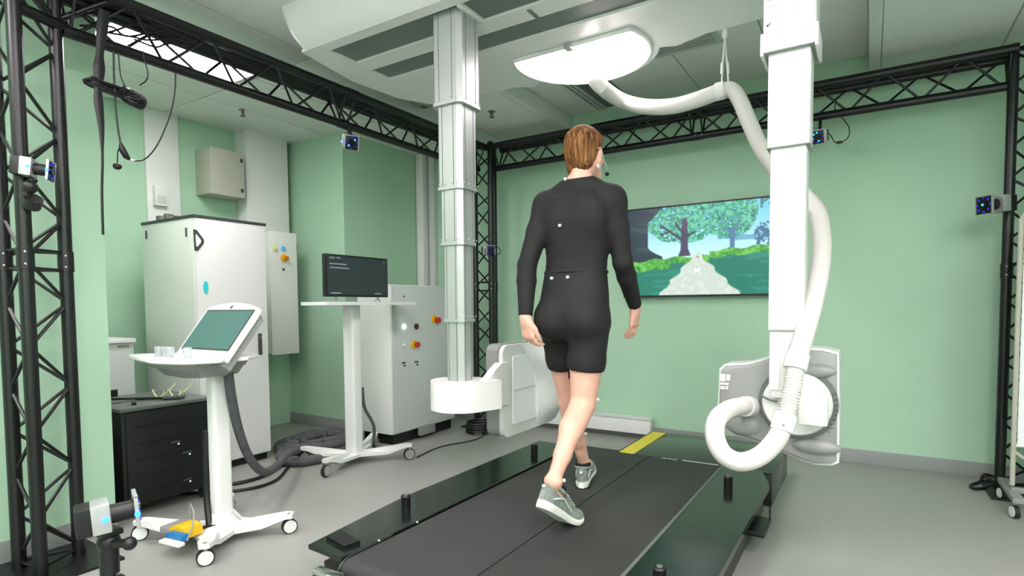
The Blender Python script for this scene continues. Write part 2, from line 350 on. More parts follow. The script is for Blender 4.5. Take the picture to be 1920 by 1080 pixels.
# ------------------------------------------------------------------ television with the forest path
def tv():
    t = thing('television', 'large wall television showing a forest path scene', 'television', (-1.15, YB, 1.2))
    x0, x1, z0, z1, y = -1.80, -.50, 1.215, 1.96, 4.695
    MB().box((x0, y, z0), (x1, y+.055, z1), .004).build('casing', M['blackp'], t)
    fr = MB().box((x0, y-.006, z0), (x1, y, z0+.014)).box((x0, y-.006, z1-.012), (x1, y, z1)).box((x0, y-.006, z0), (x0+.012, y, z1)).box((x1-.012, y-.006, z0), (x1, y, z1))
    fr.build('bezel', M['blackp'], t)
    W, H = 288, 162
    rng = np.random.default_rng(3)
    u, v = np.meshgrid((np.arange(W)+.5)/W, (np.arange(H)+.5)/H)
    img = np.zeros((H, W, 3))
    def put(mask, c, a=1.0):
        nonlocal img
        a = (mask*a)[..., None]; img = img*(1-a)+np.array(c)*a
    def vnoise(sx, sy):
        g = rng.random((sy+2, sx+2)); X = u*sx; Y = v*sy; i = X.astype(int); j = Y.astype(int); fx = X-i; fy = Y-j
        return (g[j, i]*(1-fx)+g[j, i+1]*fx)*(1-fy)+(g[j+1, i]*(1-fx)+g[j+1, i+1]*fx)*fy
    k = np.clip((v-.45)/.55, 0, 1)[..., None]
    img = np.array([205, 245, 255])*(1-k)+np.array([105, 200, 238])*k
    put((v > .58) & (v < .66+.03*np.sin(u*22)) & (u > .68), (95, 160, 190), .8)
    n1 = .6*vnoise(60, 36)+.4*vnoise(140, 84); n2 = vnoise(12, 8)
    crown = (((u-.38)/.25)**2+((v-.88)/.30)**2 < 1+.5*(n2-.5)) | (((u-.66)/.16)**2+((v-.86)/.27)**2 < 1+.6*(n2-.5))
    put(crown & (n1 > .32), (70, 165, 130)); put(crown & (n1 > .55), (110, 205, 175)); put(crown & (n1 < .40) & (n1 > .32), (40, 110, 95))
    put(((u-.66)/.07 < 1) & (u > .6) & (v > .6) & (n1 > .62) & (v < .85), (90, 150, 190))
    put(((u-.87)**2/.004+(v-.62)**2/.02 < 1) & (n1 > .45), (60, 110, 140))
    put((u > .84) & (v > .9) & (n1 > .5), (60, 120, 120))
    w1 = .022+.018*np.clip((.52-v)/.08, 0, 1)+.012*np.clip((v-.62)/.1, 0, 1)*0
    put((abs(u-.395) < w1*np.clip(1.35-(v-.45)*1.6, .3, 1)) & (v > .44) & (v < .86), (72, 62, 96))
    for (a, b, c, d, ww) in ((.38, .62, .24, .80, .008), (.40, .66, .34, .80, .007), (.41, .66, .46, .70, .007), (.30, .72, .25, .70, .005)):
        tt = np.clip(((u-a)*(c-a)+(v-b)*(d-b))/((c-a)**2+(d-b)**2), 0, 1)
        put(np.hypot(u-a-tt*(c-a), (v-b-tt*(d-b))*.56) < ww, (50, 60, 80))
    put((abs(u-.685) < .014) & (v > .48) & (v < .72), (84, 128, 165))
    for (a, b, c, d) in ((.685, .66, .64, .72), (.69, .68, .73, .78)):
        tt = np.clip(((u-a)*(c-a)+(v-b)*(d-b))/((c-a)**2+(d-b)**2), 0, 1)
        put(np.hypot(u-a-tt*(c-a), (v-b-tt*(d-b))*.56) < .007, (84, 128, 165))
    edge = .155+.10*np.clip((.56-v)/.12, 0, 1)**1.5+.10*np.clip((v-.84)/.16, 0, 1)
    put(u < edge, (36, 52, 70)); put((u < edge) & (vnoise(9, 30) > .62), (52, 70, 84))
    gl = .43+.012*np.sin(u*40)+.10*np.clip(.0, 0, 1)+np.where(u > .55, .05+.04*np.clip((u-.55)/.4, 0, 1), -.05*np.clip((.3-u)/.3, 0, 1))
    put(v < gl, (84, 172, 66)); put((v < gl) & (n1 > .6), (120, 200, 90)); put((v < gl) & (n1 < .35), (55, 130, 70))
    g2 = gl-.075-np.where(u < .3, .05, 0)+.02*(n2-.5)
    k = np.clip(v/.4, 0, 1)[..., None]; put(v < g2, (38, 126, 108)); put((v < g2) & (vnoise(14, 30) > .6), (48, 142, 122))
    cx = .475+.0*v; hw = np.clip(.47-v, 0, 1)*.52+.006+.010*np.sin(v*45)
    put((abs(u-cx-.02*np.clip(.4-v, 0, 1)) < hw) & (v < .47), (206, 220, 208)); put((abs(u-cx) < hw) & (v < .47) & (n1 > .6), (218, 230, 222))
    put(((abs((v-.27)*1.0-(u-.475)*1.2) < .012) | (abs((v-.27)+(u-.475)*1.2) < .012)) & (abs(u-.475) < .02), (240, 244, 250))
    put(((u-.478)**2+(v-.42)**2*.4 < .00005), (190, 120, 120))
    pd = np.pad(img, ((1, 1), (1, 1), (0, 0)), 'edge'); img = (pd[:-2, 1:-1]+pd[2:, 1:-1]+pd[1:-1, :-2]+pd[1:-1, 2:]+2*pd[1:-1, 1:-1])/6
    c = img/255; c = np.where(c <= .04045, c/12.92, ((c+.055)/1.055)**2.4)
    X0, X1, Z0, Z1 = x0+.012, x1-.012, z0+.014, z1-.012
    xs = np.linspace(X0, X1, W+1); zs = np.linspace(Z0, Z1, H+1)
    vs = [(a, y-.001, b) for b in zs for a in xs]
    fs = [(j*(W+1)+i, j*(W+1)+i+1, (j+1)*(W+1)+i+1, (j+1)*(W+1)+i) for j in range(H) for i in range(W)]
    me = bpy.data.meshes.new('screen'); me.from_pydata(vs, [], fs)
    at = me.color_attributes.new('pic', 'FLOAT_COLOR', 'CORNER')
    at.data.foreach_set('color', np.repeat(np.concatenate([c.reshape(-1, 3), np.ones((W*H, 1))], 1), 4, axis=0).ravel())
    m = bpy.data.materials.new('television_picture'); m.use_nodes = True; nt = m.node_tree; b = nt.nodes['Principled BSDF']
    a = nt.nodes.new('ShaderNodeVertexColor'); a.layer_name = 'pic'
    nt.links.new(a.outputs[0], b.inputs['Emission Color']); b.inputs['Emission Strength'].default_value = 1.05
    b.inputs['Base Color'].default_value = (.01, .01, .01, 1); b.inputs['Roughness'].default_value = .25
    me.materials.append(m); lab(link('screen', me, t), 'bright picture of a forest path')
tv()
# long white duct box along the foot of the back wall
t = thing('wall_duct', 'long low white box along the foot of the back wall under the television', 'duct', (-2.2, 4.7, .07))
MB().box((-3.0, 4.66, .05), (-1.55, YB-.016, .19), .006).build('body', M['white'], t)
MB().box((-3.0, 4.652, .172), (-1.55, 4.662, .192), .002).build('lip', M['cabg'], t)

# ------------------------------------------------------------------ treadmill
def treadmill():
    t = thing('treadmill', 'black split-belt treadmill platform the person walks on', 'treadmill', (-1.19, 2.5, 0))
    z = .2; xs = -1.155
    def belt(x0, x1):
        y0, y1 = 1.42, 3.46; R = .05
        pr = [(y1, z-.02), (y1, z)]
        pr = [(y1, z)]+[(y0+R-R*math.sin(a), z-R+R*math.cos(a)) for a in np.linspace(0, math.pi, 9)]+[(y1, z-2*R)]
        return MB().prism(pr, x0, x1, 'x')
    belt(-1.655, xs-.003).build('belt', M['belt'], t); belt(xs+.003, -.725).build('belt', M['belt'], t)
    MB().box((-1.9, 1.55, .012), (-.5, 3.46, .10)).box((-1.64, 1.45, .0), (-.75, 3.4, .14)).build('frame', M['black'], t)
    L = [(-1.885, 1.462), (-1.678, 1.448), (-1.672, 3.46), (-1.95, 3.46), (-1.955, 2.10), (-1.94, 1.95)]
    MB().prism(L, .186, .203).build('side_deck', M['deck'], t)
    MB().box((-1.675, 1.6, .197), (-1.665, 3.46, .207), .003).build('edge_strip', M['black'], t)
    Rr = [(-.43, 3.22), (-.50, 3.46), (-.715, 3.46), (-.715, 1.0), (-.45, 1.0), (-.43, 1.9)]
    MB().prism(Rr, .172, .203).build('side_deck', M['deck'], t)
    MB().prism([(-1.94, 2.1), (-1.90, 2.1), (-1.90, 3.4), (-1.94, 3.4)], .03, .172).build('skirt', M['black'], t)
    MB().prism([(-.49, 1.1), (-.45, 1.1), (-.47, 3.3), (-.51, 3.3)], .03, .172).build('skirt', M['black'], t)
    MB().box((-.722, 1.0, .197), (-.708, 3.46, .206), .002).build('edge_strip', M['dgrey'], t)
    for (x, y) in ((-1.83, 1.97), (-1.80, 3.13), (-.585, 1.86), (-.60, 3.04)):
        MB().lathe([(.022, .203), (.022, .255), (.024, .262), (.020, .268)], (x, y, 0), 18).build('post', M['blackp'], t)
        MB().lathe([(.012, .266), (.010, .272)], (x, y, 0), 14).build('post_cap', M['dgrey'], t)
    MB().prism([(-1.865, 1.535), (-1.725, 1.505), (-1.712, 1.575), (-1.862, 1.61)], .203, .217).build('raised_block', M['blackp'], t)
    # curved front corner band and bright end piece of the belt frame
    cv = spline([(-1.664, 1.70, .200), (-1.666, 1.55, .199), (-1.668, 1.47, .192), (-1.668, 1.43, .165), (-1.668, 1.415, .11)], 6)
    MB().tube(cv, .011, 8).build('corner_band', M['black'], t)
    MB().box((-1.73, 1.355, .06), (-1.605, 1.395, .178), .008).build('roller_bracket', M['blackp'], t)
    MB().box((-1.733, 1.352, .166), (-1.602, 1.398, .183), .007).build('bracket_top', M['chrome'], t)
    for y in (1.63, 1.86): MB().lathe([(.008, .207), (.006, .212)], (-1.663, y, 0), 10).build('bolt', M['chrome'], t)
    # far end bridging plate with a faint maker's line
    MB().box((-1.66, 3.46, .12), (-1.38, 3.52, .197), .003).build('end_plate', M['belt'], t)
    MB().box((-.95, 3.462, .1985), (-.74, 3.468, .2035)).build('end_rail', M['cabg'], t)
    MB().box((-.49, 2.72, .10), (-.38, 2.94, .125), .004).build('side_bracket', M['black'], t)
    MB().cyl((-.385, 2.92, .12), (-.385, 2.92, .19), .004, 8).build('bracket_pin', M['black'], t)
    return t
tm = treadmill()
t = thing('platform', 'black flat platform joined to the far end of the treadmill', 'platform', (-.9, 3.85, 0))
MB().box((-1.335, 3.47, .0), (-.45, 4.18, .198), .004).build('box', M['deck'], t)
MB().box((-1.36, 3.47, .192), (-1.262, 4.15, .2005)).build('yellow_strip', M['yellow'], t)
MB().box((-1.375, 3.47, .0), (-1.352, 4.15, .199)).build('dark_edge', M['black'], t)
# worn lettering on the end of the belt frame
def text(name, s, mt, loc, size, rot, parent, ext=.0004, label=None):
    cu = bpy.data.curves.new(name, 'FONT'); cu.body = s; cu.size = size; cu.extrude = ext; cu.align_x = 'CENTER'; cu.align_y = 'CENTER'
    o = bpy.data.objects.new(name, cu); COL.objects.link(o)
    dg = bpy.context.evaluated_depsgraph_get(); me = bpy.data.meshes.new_from_object(o.evaluated_get(dg))
    bpy.data.objects.remove(o); me.materials.clear(); me.materials.append(mt)
    me.transform(Matrix.Translation(loc) @ rot)
    n = link(name, me, parent)
    return n
RX90 = Matrix.Rotation(math.pi/2, 4, 'X')
b = MB()
for k in range(9): b.box((-1.08+k*.011, 3.452, .1985), (-1.072+k*.011, 3.462+.006*((k*5) % 3), .2008))
lab(b.build('lettering', M['cabg'], tm), 'tiny worn pale lettering')

# ------------------------------------------------------------------ overhead gantry canopy
ZC = 2.575
def canopy():
    t = thing('gantry_canopy', 'white overhead canopy with grey rail slots carrying both columns', 'ceiling gantry', (-1.2, 2.7, ZC))
    # underside outline with recessed slots: assembled from strips around the slots
    xL, xR_ = -2.72, .9; y0, y1 = 2.15, 3.22
    s1 = (2.22, 2.42); s2 = (2.535, 2.70)
    def lip(z0, z1, b):
        b.prism([(-2.58, s1[0]), (-2.58, y0), (xR_, y0), (xR_, s1[0])], z0, z1)
        b.prism([(-2.58, s1[1]), (xR_, s1[1]), (xR_, s2[0]), (-2.58, s2[0])], z0, z1)
        b.prism([(xL, y0), (-2.58, y0), (-2.58, s1[0]), (-2.575, s1[1]), (-2.585, s2[0]), (-2.58, s2[1]), (-2.60, y1), (-2.66, y1-.05), (-2.76, y1-.25), (-2.80, 2.6)], z0, z1)
        # far strip, bulging round the lamp
        far = [(xR_, s2[1]), (xR_, 3.10), (-.75, 3.16), (-.93, 3.22)]
        far += arc(-1.42, 3.02, .44, 22, 150, 12)+[(-1.88, 3.30), (-2.0, y1+.02), (-2.60, y1), (-2.58, s2[1])]
        b.prism(far, z0, z1)
    b = MB(); lip(ZC, ZC+.016, b); b.build('underside', M['whitep'], t, smooth=False)
    # near fascia: curved section swept along X with a rounded left end
    prof = [(2.15, ZC), (2.10, ZC+.03), (2.04, ZC+.09), (2.0, ZC+.16), (2.0, ZC+.19), (2.06, ZC+.19), (2.18, ZC+.05)]
    b = MB(); stn = [(-2.60, 1), (.9, 1)]
    b.prism(prof, -2.68, .9, 'x'); b.build('fascia', M['whitep'], t)
    e = MB()
    vs = []; n = len(prof); K = 10
    for i in range(K+1):
        a = math.pi/2*i/K
        for (y, z) in prof:
            dd = (2.18-y)
            vs.append((-2.68-math.sin(a)*(dd+.06)*.75, 2.18-dd*math.cos(a)+math.sin(a)*.12, z))
    fs = [(i*n+j, i*n+(j+1) % n, (i+1)*n+(j+1) % n, (i+1)*n+j) for i in range(K) for j in range(n)]+[tuple(range(n)), tuple(range(K*n, K*n+n))]
    e.add(vs, fs); e.build('end_cap', M['whitep'], t)
    MB().box((-2.70, 2.02, ZC+.19), (.9, 3.15, ZC+.20)).build('top_plate', M['dgrey'], t)
    MB().box((-2.66, 2.20, ZC+.014), (.9, 2.47, ZC+.024)).build('rail_recess', M['rail'], t)
    MB().box((-2.66, 2.52, ZC+.014), (.9, 2.72, ZC+.024)).build('rail_recess', M['rail'], t)
    # carriage plates
    MB().box((-1.69, 2.225, ZC-.006), (-1.665, 2.425, ZC+.03), .003).build('carriage_bar', M['whitep'], t)
    MB().box((-1.43, 2.44, ZC-.004), (-1.41, 2.555, ZC+.002)).build('seam', M['rail'], t)
    return t
canopy()
t = thing('oval_light', 'large glowing oval lamp set into the white overhead canopy', 'ceiling light', (-1.42, 3.03, ZC))
cut = [(x, y) for x, y in arc(-1.42, 3.03, .37, -24, 204, 40)]
MB().prism(cut, ZC-.022, ZC-.004).build('diffuser', M['lamp'], t)
rim = arc(-1.42, 3.03, .385, -24, 204, 40)
MB().tube([(x, y, ZC-.010) for x, y in rim+[rim[0]]], .012, 8).build('rim', M['whitep'], t)
MB().box((-1.44, 2.85, ZC-.03), (-1.40, 2.90, ZC-.002), .004).build('catch', M['alu'], t)

# ------------------------------------------------------------------ aluminium telescopic column with the flat detector
def oct_prof(w, c):
    h = w/2; return [(h-c, -h), (h, -h+c), (h, h-c), (h-c, h), (-h+c, h), (-h, h-c), (-h, -h+c), (-h+c, -h)]
def column(name, label, cx, cy, secs, mt, ch, groove, bandmat):
    t = thing(name, label, 'telescopic column', (cx, cy, secs[-1][1]))
    for k, (z1, z0, w) in enumerate(secs):
        MB().prism([(cx+a, cy+b) for a, b in oct_prof(w, ch)], z0, z1).build('section', mt, t, smooth=False)
        for g in groove:
            for sx, sy in ((g*w/2, -w/2), (w/2, g*w/2)):
                a = (cx+sx-.0016, cy+sy-.0016, z0+.012); b2 = (cx+sx+.0016, cy+sy+.0016, z1)
                lab(MB().box(a, b2).build('groove', M['rail'], t), 'thin dark groove')
        if k < len(secs)-1:
            MB().prism([(cx+a, cy+b) for a, b in oct_prof(w+.010, ch)], z0-.002, z0+.014).build('collar', bandmat, t, smooth=False)
            for sx in (-.35, -.1, .2, .38):
                MB().sphere((cx+sx*w, cy-w/2-.006, z0+.024), .0035, 6).build('rivet', M['chrome'], t)
                MB().sphere((cx+w/2+.006, cy+sx*w, z0+.024), .0035, 6).build('rivet', M['chrome'], t)
    return t
_r1 = atz(860, 16, ZC); c1x, c1y = _r1.x-.083, _r1.y+.083
def zat(py, px=864, X=_r1.x): return atx(px, py, X).z
secs = [(ZC+.012, zat(190), .178), (zat(190), zat(350), .152), (zat(350), zat(456), .138), (zat(456), zat(604), .124), (zat(604), zat(725), .110)]
column('aluminium_column', 'silver telescoping column hanging left of the treadmill with the detector', c1x, c1y, secs, M['alu'], .022, (-.45, .45), M['alu'])
t = thing('detector_unit', 'white and grey flat detector held at the foot of the aluminium column', 'x-ray detector', (c1x, c1y, .5))
zc0, zc1 = .625, .772
pr = [(c1x-.15, c1y+.05)]+[(c1x+.00+.158*math.cos(math.radians(a)), c1y+.01+.158*math.sin(math.radians(a))) for a in range(180, 345, 11)]+[(c1x+.19, c1y+.10), (c1x, c1y+.15)]
MB().prism(pr, zc0, zc1).build('collar_housing', M['whitep'], t)
xp = -1.66
def zrect(y0, y1, z0, z1, r): return rrect(y0, z0, y1, z1, r)
D = rotz((xp, 2.62, 0), 0)
MB().prism([(2.34, .65), (2.40, .63), (2.58, .62), (2.58, .85), (2.51, .85), (2.45, .82), (2.40, .785), (2.34, .765)], xp-.02, xp+.024, 'x').build('bracket', M['whitep'], t)
for yy, zz, s in ((2.455, .738, .010), (2.480, .742, .012), (2.468, .705, .028)):
    lab(MB().box((xp+.022, yy-s/2, zz-.006), (xp+.026, yy+s/2, zz+.006)).build('marking', M['inkl'], t), 'small dark marking')
MB().prism(zrect(2.52, 3.14, .445, .945, .05), xp-.085, xp-.012, 'x').build('back_shell', M['grey'], t)
MB().prism(zrect(2.535, 3.13, .44, .94, .05), xp-.012, xp+.012, 'x').build('front_frame', M['whitep'], t)
MB().prism(zrect(2.63, 2.92, .50, .875, .015), xp+.010, xp+.016, 'x').build('front_window', M['win'], t)
MB().box((xp+.014, 2.632, .685), (xp+.018, 2.90, .690)).build('window_line', M['cabg'], t)
# bulging white cover on the far half of the panel
K = 14; vs = []
for i in range(K+1):
    z = .455+(.93-.455)*i/K
    ed = 2.90-.02*math.sin(math.pi*i/K)-.17*(max(0, (i/K)-.50)/.50)**1.5
    for j in range(9):
        s = j/8; vs.append((xp+.012+.085*math.sin(math.pi*min(1, .06+s*.72))*min(1, 4*min(i, K-i)/K+.15), ed+(3.12-ed)*s, z))
fs = [(i*9+j, i*9+j+1, (i+1)*9+j+1, (i+1)*9+j) for i in range(K) for j in range(8)]
bb = len(vs); vs += [(xp+.004, v[1], v[2]) for v in vs]
fs += [tuple(bb+q for q in reversed(f)) for f in fs[:]]
ring = [j for j in range(9)]+[i*9+8 for i in range(1, K+1)]+[K*9+j for j in range(7, -1, -1)]+[i*9 for i in range(K-1, 0, -1)]
fs += [(ring[q], ring[(q+1) % len(ring)], ring[(q+1) % len(ring)]+bb, ring[q]+bb) for q in range(len(ring))]
MB().add(vs, fs).build('front_cover', M['whitep'], t)

# ------------------------------------------------------------------ white telescopic column with the tube unit
c2x, c2y = -.285, 2.58
def zb(py, px=1482, Y=2.50): return aty(px, py, Y).z
secs = [(ZC, zb(92), .185), (zb(92), zb(272), .150), (zb(272), zb(620), .128), (zb(620), zb(735), .118)]
cw = thing('white_column', 'square white telescoping column hanging right of the treadmill', 'telescopic column', (c2x, c2y, .8))
for k, (z1, z0, wd) in enumerate(secs):
    h = wd/2
    MB().box((c2x-h, c2y-h, z0), (c2x+h, c2y+h, z1), .006).build('section', M['whitep'], cw)
    for g in (-.32, .25):
        MB().box((c2x+g*h-.001, c2y-h-.0012, z0+.004), (c2x+g*h+.001, c2y-h+.004, z1-.002)).build('groove', M['cabg'], cw)
    MB().box((c2x+h-.004, c2y-h+.02, z0+.004), (c2x+h+.0015, c2y+h-.02, z1-.002)).build('side_strip', M['cabg'], cw)
    if k < 3: MB().box((c2x-h-.002, c2y-h-.004, z0-.0015), (c2x+h+.003, c2y+h, z0+.002)).build('lower_lip', M['grey'], cw)
z0 = zb(92)
MB().box((c2x-.102, c2y-.1, z0-.012), (c2x-.09, c2y+.1, z0+.075), .004).box((c2x+.09, c2y-.1, z0-.012), (c2x+.102, c2y+.1, z0+.075), .004).build('guide_cover', M['whitep'], cw)
for gx, gz in ((-.045, .05), (.045, .065)): MB().lathe([(.006, 0), (.006, .003)], m=Matrix.Translation((c2x+gx, c2y-.0925, z0+gz)) @ RX90, n=12).build('screw', M['cabg'], cw)
lab(MB().box((c2x-.08, c2y-.094, z0+.10), (c2x-.072, c2y-.0925, z0+.108)).box((c2x-.071, c2y-.094, z0+.106), (c2x-.066, c2y-.0925, z0+.112)).build('marking', M['ink'], cw), 'tiny dark logo mark')
for k in range(6): lab(MB().box((c2x-.085, c2y-.0935, z0+.13+k*.022), (c2x-.03-.01*(k % 3), c2y-.0925, z0+.134+k*.022)).build('marking_line', M['cabg'], cw), 'faint line of small print')

tu = thing('tube_unit', 'grey and white x-ray tube unit with a round pivot under the white column', 'x-ray unit', (c2x, 2.7, .5))
yu = 2.64
def U(px, py, Y=yu): p = aty(px, py, Y); return (p.x, p.z)
out = [U(*p) for p in [(1345, 775), (1347, 730), (1349, 692), (1358, 683), (1400, 681), (1430, 673), (1460, 662), (1515, 652), (1545, 654), (1573, 661), (1574, 760), (1573, 868), (1560, 873), (1530, 872), (1500, 862), (1460, 845), (1420, 828), (1375, 815), (1352, 800)]]
cxm = sum(p[0] for p in out)/len(out); czm = sum(p[1] for p in out)/len(out)
def scl(o, s): return [(cxm+(a-cxm)*s, czm+(b-czm)*s) for a, b in o]
def loftY(rings):
    vs = []; n = len(rings[0][0])
    for o, y in rings: vs += [(a, y, b) for a, b in o]
    fs = [(i*n+j, i*n+(j+1) % n, (i+1)*n+(j+1) % n, (i+1)*n+j) for i in range(len(rings)-1) for j in range(n)]
    fs += [tuple(range(n)), tuple(range((len(rings)-1)*n, len(rings)*n))]
    return MB().add(vs, fs)
loftY([(out, yu), (scl(out, 1.0), yu+.16), (scl(out, .93), yu+.20)]).build('white_shell', M['whitep'], tu)
loftY([(scl(out, .90), yu-.028), (scl(out, .955), yu-.020), (scl(out, .972), yu+.004)]).build('grey_face', M['grey'], tu)
# pivot disc
pc = aty(1494, 757, yu-.05)
def discm(y): return Matrix.Translation((pc.x, y, pc.z)) @ RX90
MB().lathe([(.150, 0), (.150, .012)], m=discm(yu-.026), n=40).build('disc_seat', M['dgrey'], tu)
MB().lathe([(.130, 0), (.130, .030), (.122, .042), (.05, .046)], m=discm(yu-.034), n=40).build('pivot_disc', M['whitep'], tu)
a = aty(1497, 742, 2.50); b2 = aty(1552, 800, 2.50)
MB().box((a.x, yu-.155, b2.z), (b2.x, yu-.07, a.z), .010).build('pivot_block', M['white'], tu)
MB().box((c2x-.05, yu-.11, zb(750)), (c2x+.03, yu-.06, zb(690)), .006).build('column_foot', M['whitep'], tu)
q0, q1 = U(1430, 742, 2.56), U(1458, 752, 2.56)
MB().tube([(q0[0], 2.545, q0[1]), ((q0[0]+q1[0])/2, 2.54, (q0[1]+q1[1])/2-.002), (q1[0], 2.545, q1[1])], .005, 6).build('lever', M['dgrey'], tu)
# raised lobes of the grey face
p = aty(1530, 695, yu-.04); MB().sphere((p.x, yu-.03, p.z), .075, 12, (1.0, .42, .36)).build('upper_lobe', M['grey'], tu)
p = aty(1530, 838, yu-.04); MB().sphere((p.x, yu-.03, p.z), .09, 12, (1.0, .32, .35)).build('lower_lobe', M['grey'], tu)
p = aty(1395, 800, yu-.04); MB().sphere((p.x, yu-.02, p.z), .075, 12, (1.0, .3, .6)).build('side_lobe', M['grey'], tu)
for k in range(9):
    a = math.radians(-34+k*7); r0, r1 = .134, .148
    MB().cyl((pc.x+r0*math.cos(a), yu-.044, pc.z+r0*math.sin(a)*1.15-.012), (pc.x+r1*math.cos(a), yu-.044, pc.z+r1*math.sin(a)*1.15-.012), .0028, 6).build('vent_slot', M['dgrey'], tu)
for k in range(9):
    p = aty(1520+k*5.6, 657+k*.9, yu-.02); MB().box((p.x-.0035, yu+.01, p.z-.004), (p.x+.0035, yu+.05, p.z+.0075)).build('vent_hole', M['ink'], tu)
for (x0, y0, x1, y1) in ((1351, 701, 1360, 715), (1362, 702, 1369, 714), (1351, 717, 1366, 722), (1351, 724, 1359, 730), (1361, 724, 1365, 730)):
    a = U(x0, y0, yu-.03); b2 = U(x1, y1, yu-.03); lab(MB().box((a[0], yu-.031, b2[1]), (b2[0], yu-.018, a[1])).build('sticker', M['whitep'], tu), 'white rating sticker')

# ------------------------------------------------------------------ white hose
hz = thing('supply_hose', 'thick white hose looping from the oval lamp past the white column to the tube unit', 'hose', atd(1097, 112, 3.7))
lampend = atz(1097, 108, ZC-.02); tl = (lampend-CAM).dot(FW)
HP = [(1097, 108, tl), (1106, 135, tl-.05), (1128, 163, tl-.15), (1165, 188, 3.35), (1210, 200, 3.2), (1262, 199, 3.08), (1310, 186, 3.0), (1352, 170, 2.95)]
MB().tube(spline([atd(*p) for p in HP], 6), .041, 16).build('upper_length', M['hose'], hz)
HP2 = [(1352, 170, 2.95), (1372, 168, 2.92), (1388, 190, 2.9), (1406, 232, 2.88), (1432, 285, 2.85), (1470, 335, 2.82), (1508, 368, 2.72), (1533, 400, 2.62), (1541, 450, 2.50), (1537, 510, 2.40), (1524, 570, 2.30), (1507, 630, 2.24), (1493, 678, 2.22)]
MB().tube(spline([atd(*p) for p in HP2], 6), .038, 16).build('middle_length', M['hose'], hz)
HP3 = [(1493, 678, 2.22), (1487, 720, 2.20), (1478, 765, 2.19), (1470, 793, 2.18)]
def rib(pts, r, name, n=4, amp=.0022):
    sp = spline([atd(*p) for p in pts], 1); sp = spline([atd(*p) for p in pts], 40)
    L = 0; rs = []; prev = sp[0]
    for q in sp: L += (q-prev).length; prev = q; rs.append(r+amp*math.sin(L*2*math.pi/.0115))
    return MB().tube(sp, rs, 16).build(name, M['hose'], hz)
rib(HP3, .032, 'corrugated_length')
HP4 = [(1470, 793, 2.18), (1455, 825, 2.17), (1425, 855, 2.17), (1388, 866, 2.17), (1357, 852, 2.18), (1341, 820, 2.20), (1344, 788, 2.24), (1365, 768, 2.32), (1392, 761, 2.40), (1405, 761, 2.47)]
MB().tube(spline([atd(*p) for p in HP4], 8), .0365, 16).build('lower_loop', M['hose'], hz)
def band(pa, pb, t0, t1, r, name):
    MB().tube([atd(*pa, t0), atd(*pb, t1)], r, 20).build(name, M['whitep'], hz)
band((1342, 173), (1358, 169), 2.96, 2.94, .045, 'clamp'); band((1497, 664), (1490, 692), 2.225, 2.215, .043, 'clamp')
band((1474, 778), (1465, 808), 2.185, 2.175, .042, 'clamp'); band((1396, 762), (1411, 762), 2.42, 2.48, .043, 'clamp')
a = atd(1469, 797, 2.135); MB().sphere(a, .005, 8).build('screw', M['grey'], hz)
# hanger
hg = thing('hose_hanger', 'thin white cord with a hook holding the white hose from the ceiling', 'hanger', atd(1358, 60, 2.95))
top = atd(1356, 10, 3.0); hook = atd(1359, 62, 2.97)
t0 = Vector((hook.x, hook.y, ZH))
MB().cyl(t0, hook, .0022, 6).build('wire', M['cabg'], hg)
MB().lathe([(.03, 0), (.03, -.012), (.012, -.02)], t0, 16).build('ceiling_rose', M['dgrey'], hg)
MB().lathe([(.004, .05), (.013, .02), (.015, -.01), (.010, -.03)], hook, 12).build('hook', M['whitep'], hg)
for dx in (-6, 7):
    MB().tube([hook+Vector((0, 0, -.02)), atd(1359+dx*.7, 125, 2.95), atd(1359+dx, 160, 2.93)], .004, 8).build('cord', M['whitep'], hg)
    MB().cyl(atd(1359+dx*.8, 118, 2.95), atd(1359+dx*.95, 138, 2.94), .007, 8).build('cord_lock', M['cabw'], hg)

# ------------------------------------------------------------------ motion capture cameras
def mocap(label, pos, look, body=.07, scale=1.0, mount=None, group='motion capture cameras'):
    t = thing('motion_camera', label, 'camera', pos)
    z = Vector(look).normalized(); x = z.cross(Vector((0, 0, 1))).normalized(); y = x.cross(z)
    m = Matrix.Translation(pos) @ Matrix(((x.x, z.x, y.x, 0), (x.y, z.y, y.y, 0), (x.z, z.z, y.z, 0), (0, 0, 0, 1))) @ Matrix.Scale(scale, 4)
    MB().box((-.045, -.085, -.045), (.045, -.035, .045), .008, m).build('rear_housing', M['blackp'], t)
    MB().box((-.047, -.045, -.045), (.048, .006, .047), .006, m).build('silver_cover', M['alu'], t)
    MB().tube([m @ Vector((0, 0, 0)), m @ Vector((0, .075, 0))], .030*scale, 20).build('lens_barrel', M['blackp'], t)
    MB().box((-.05, .07, -.05), (.05, .078, .05), .004, m).build('ring_plate', M['blackp'], t)
    MB().box((-.052, .068, -.052), (-.045, .080, .052), .002, m).box((-.052, .068, .045), (.052, .080, .052), .002, m).box((.045, .068, -.052), (.052, .080, .052), .002, m).build('ring_frame', M['alu'], t)
    MB().tube([m @ Vector((0, .074, 0)), m @ Vector((0, .086, 0))], .026*scale, 20).build('lens', M['deck'], t)
    for a in range(8):
        q = math.radians(a*45); c = m @ Vector((.039*math.cos(q), .08, .039*math.sin(q)))
        MB().sphere(c, .0045*scale, 6).build('led', M['ledv'], t)
    return t, m
def leds(t, m, pts, r=.006):
    for p in pts: lab(MB().sphere(m @ Vector(p), r, 8).build('status_light', M['ledb'], t), 'glowing blue status light')
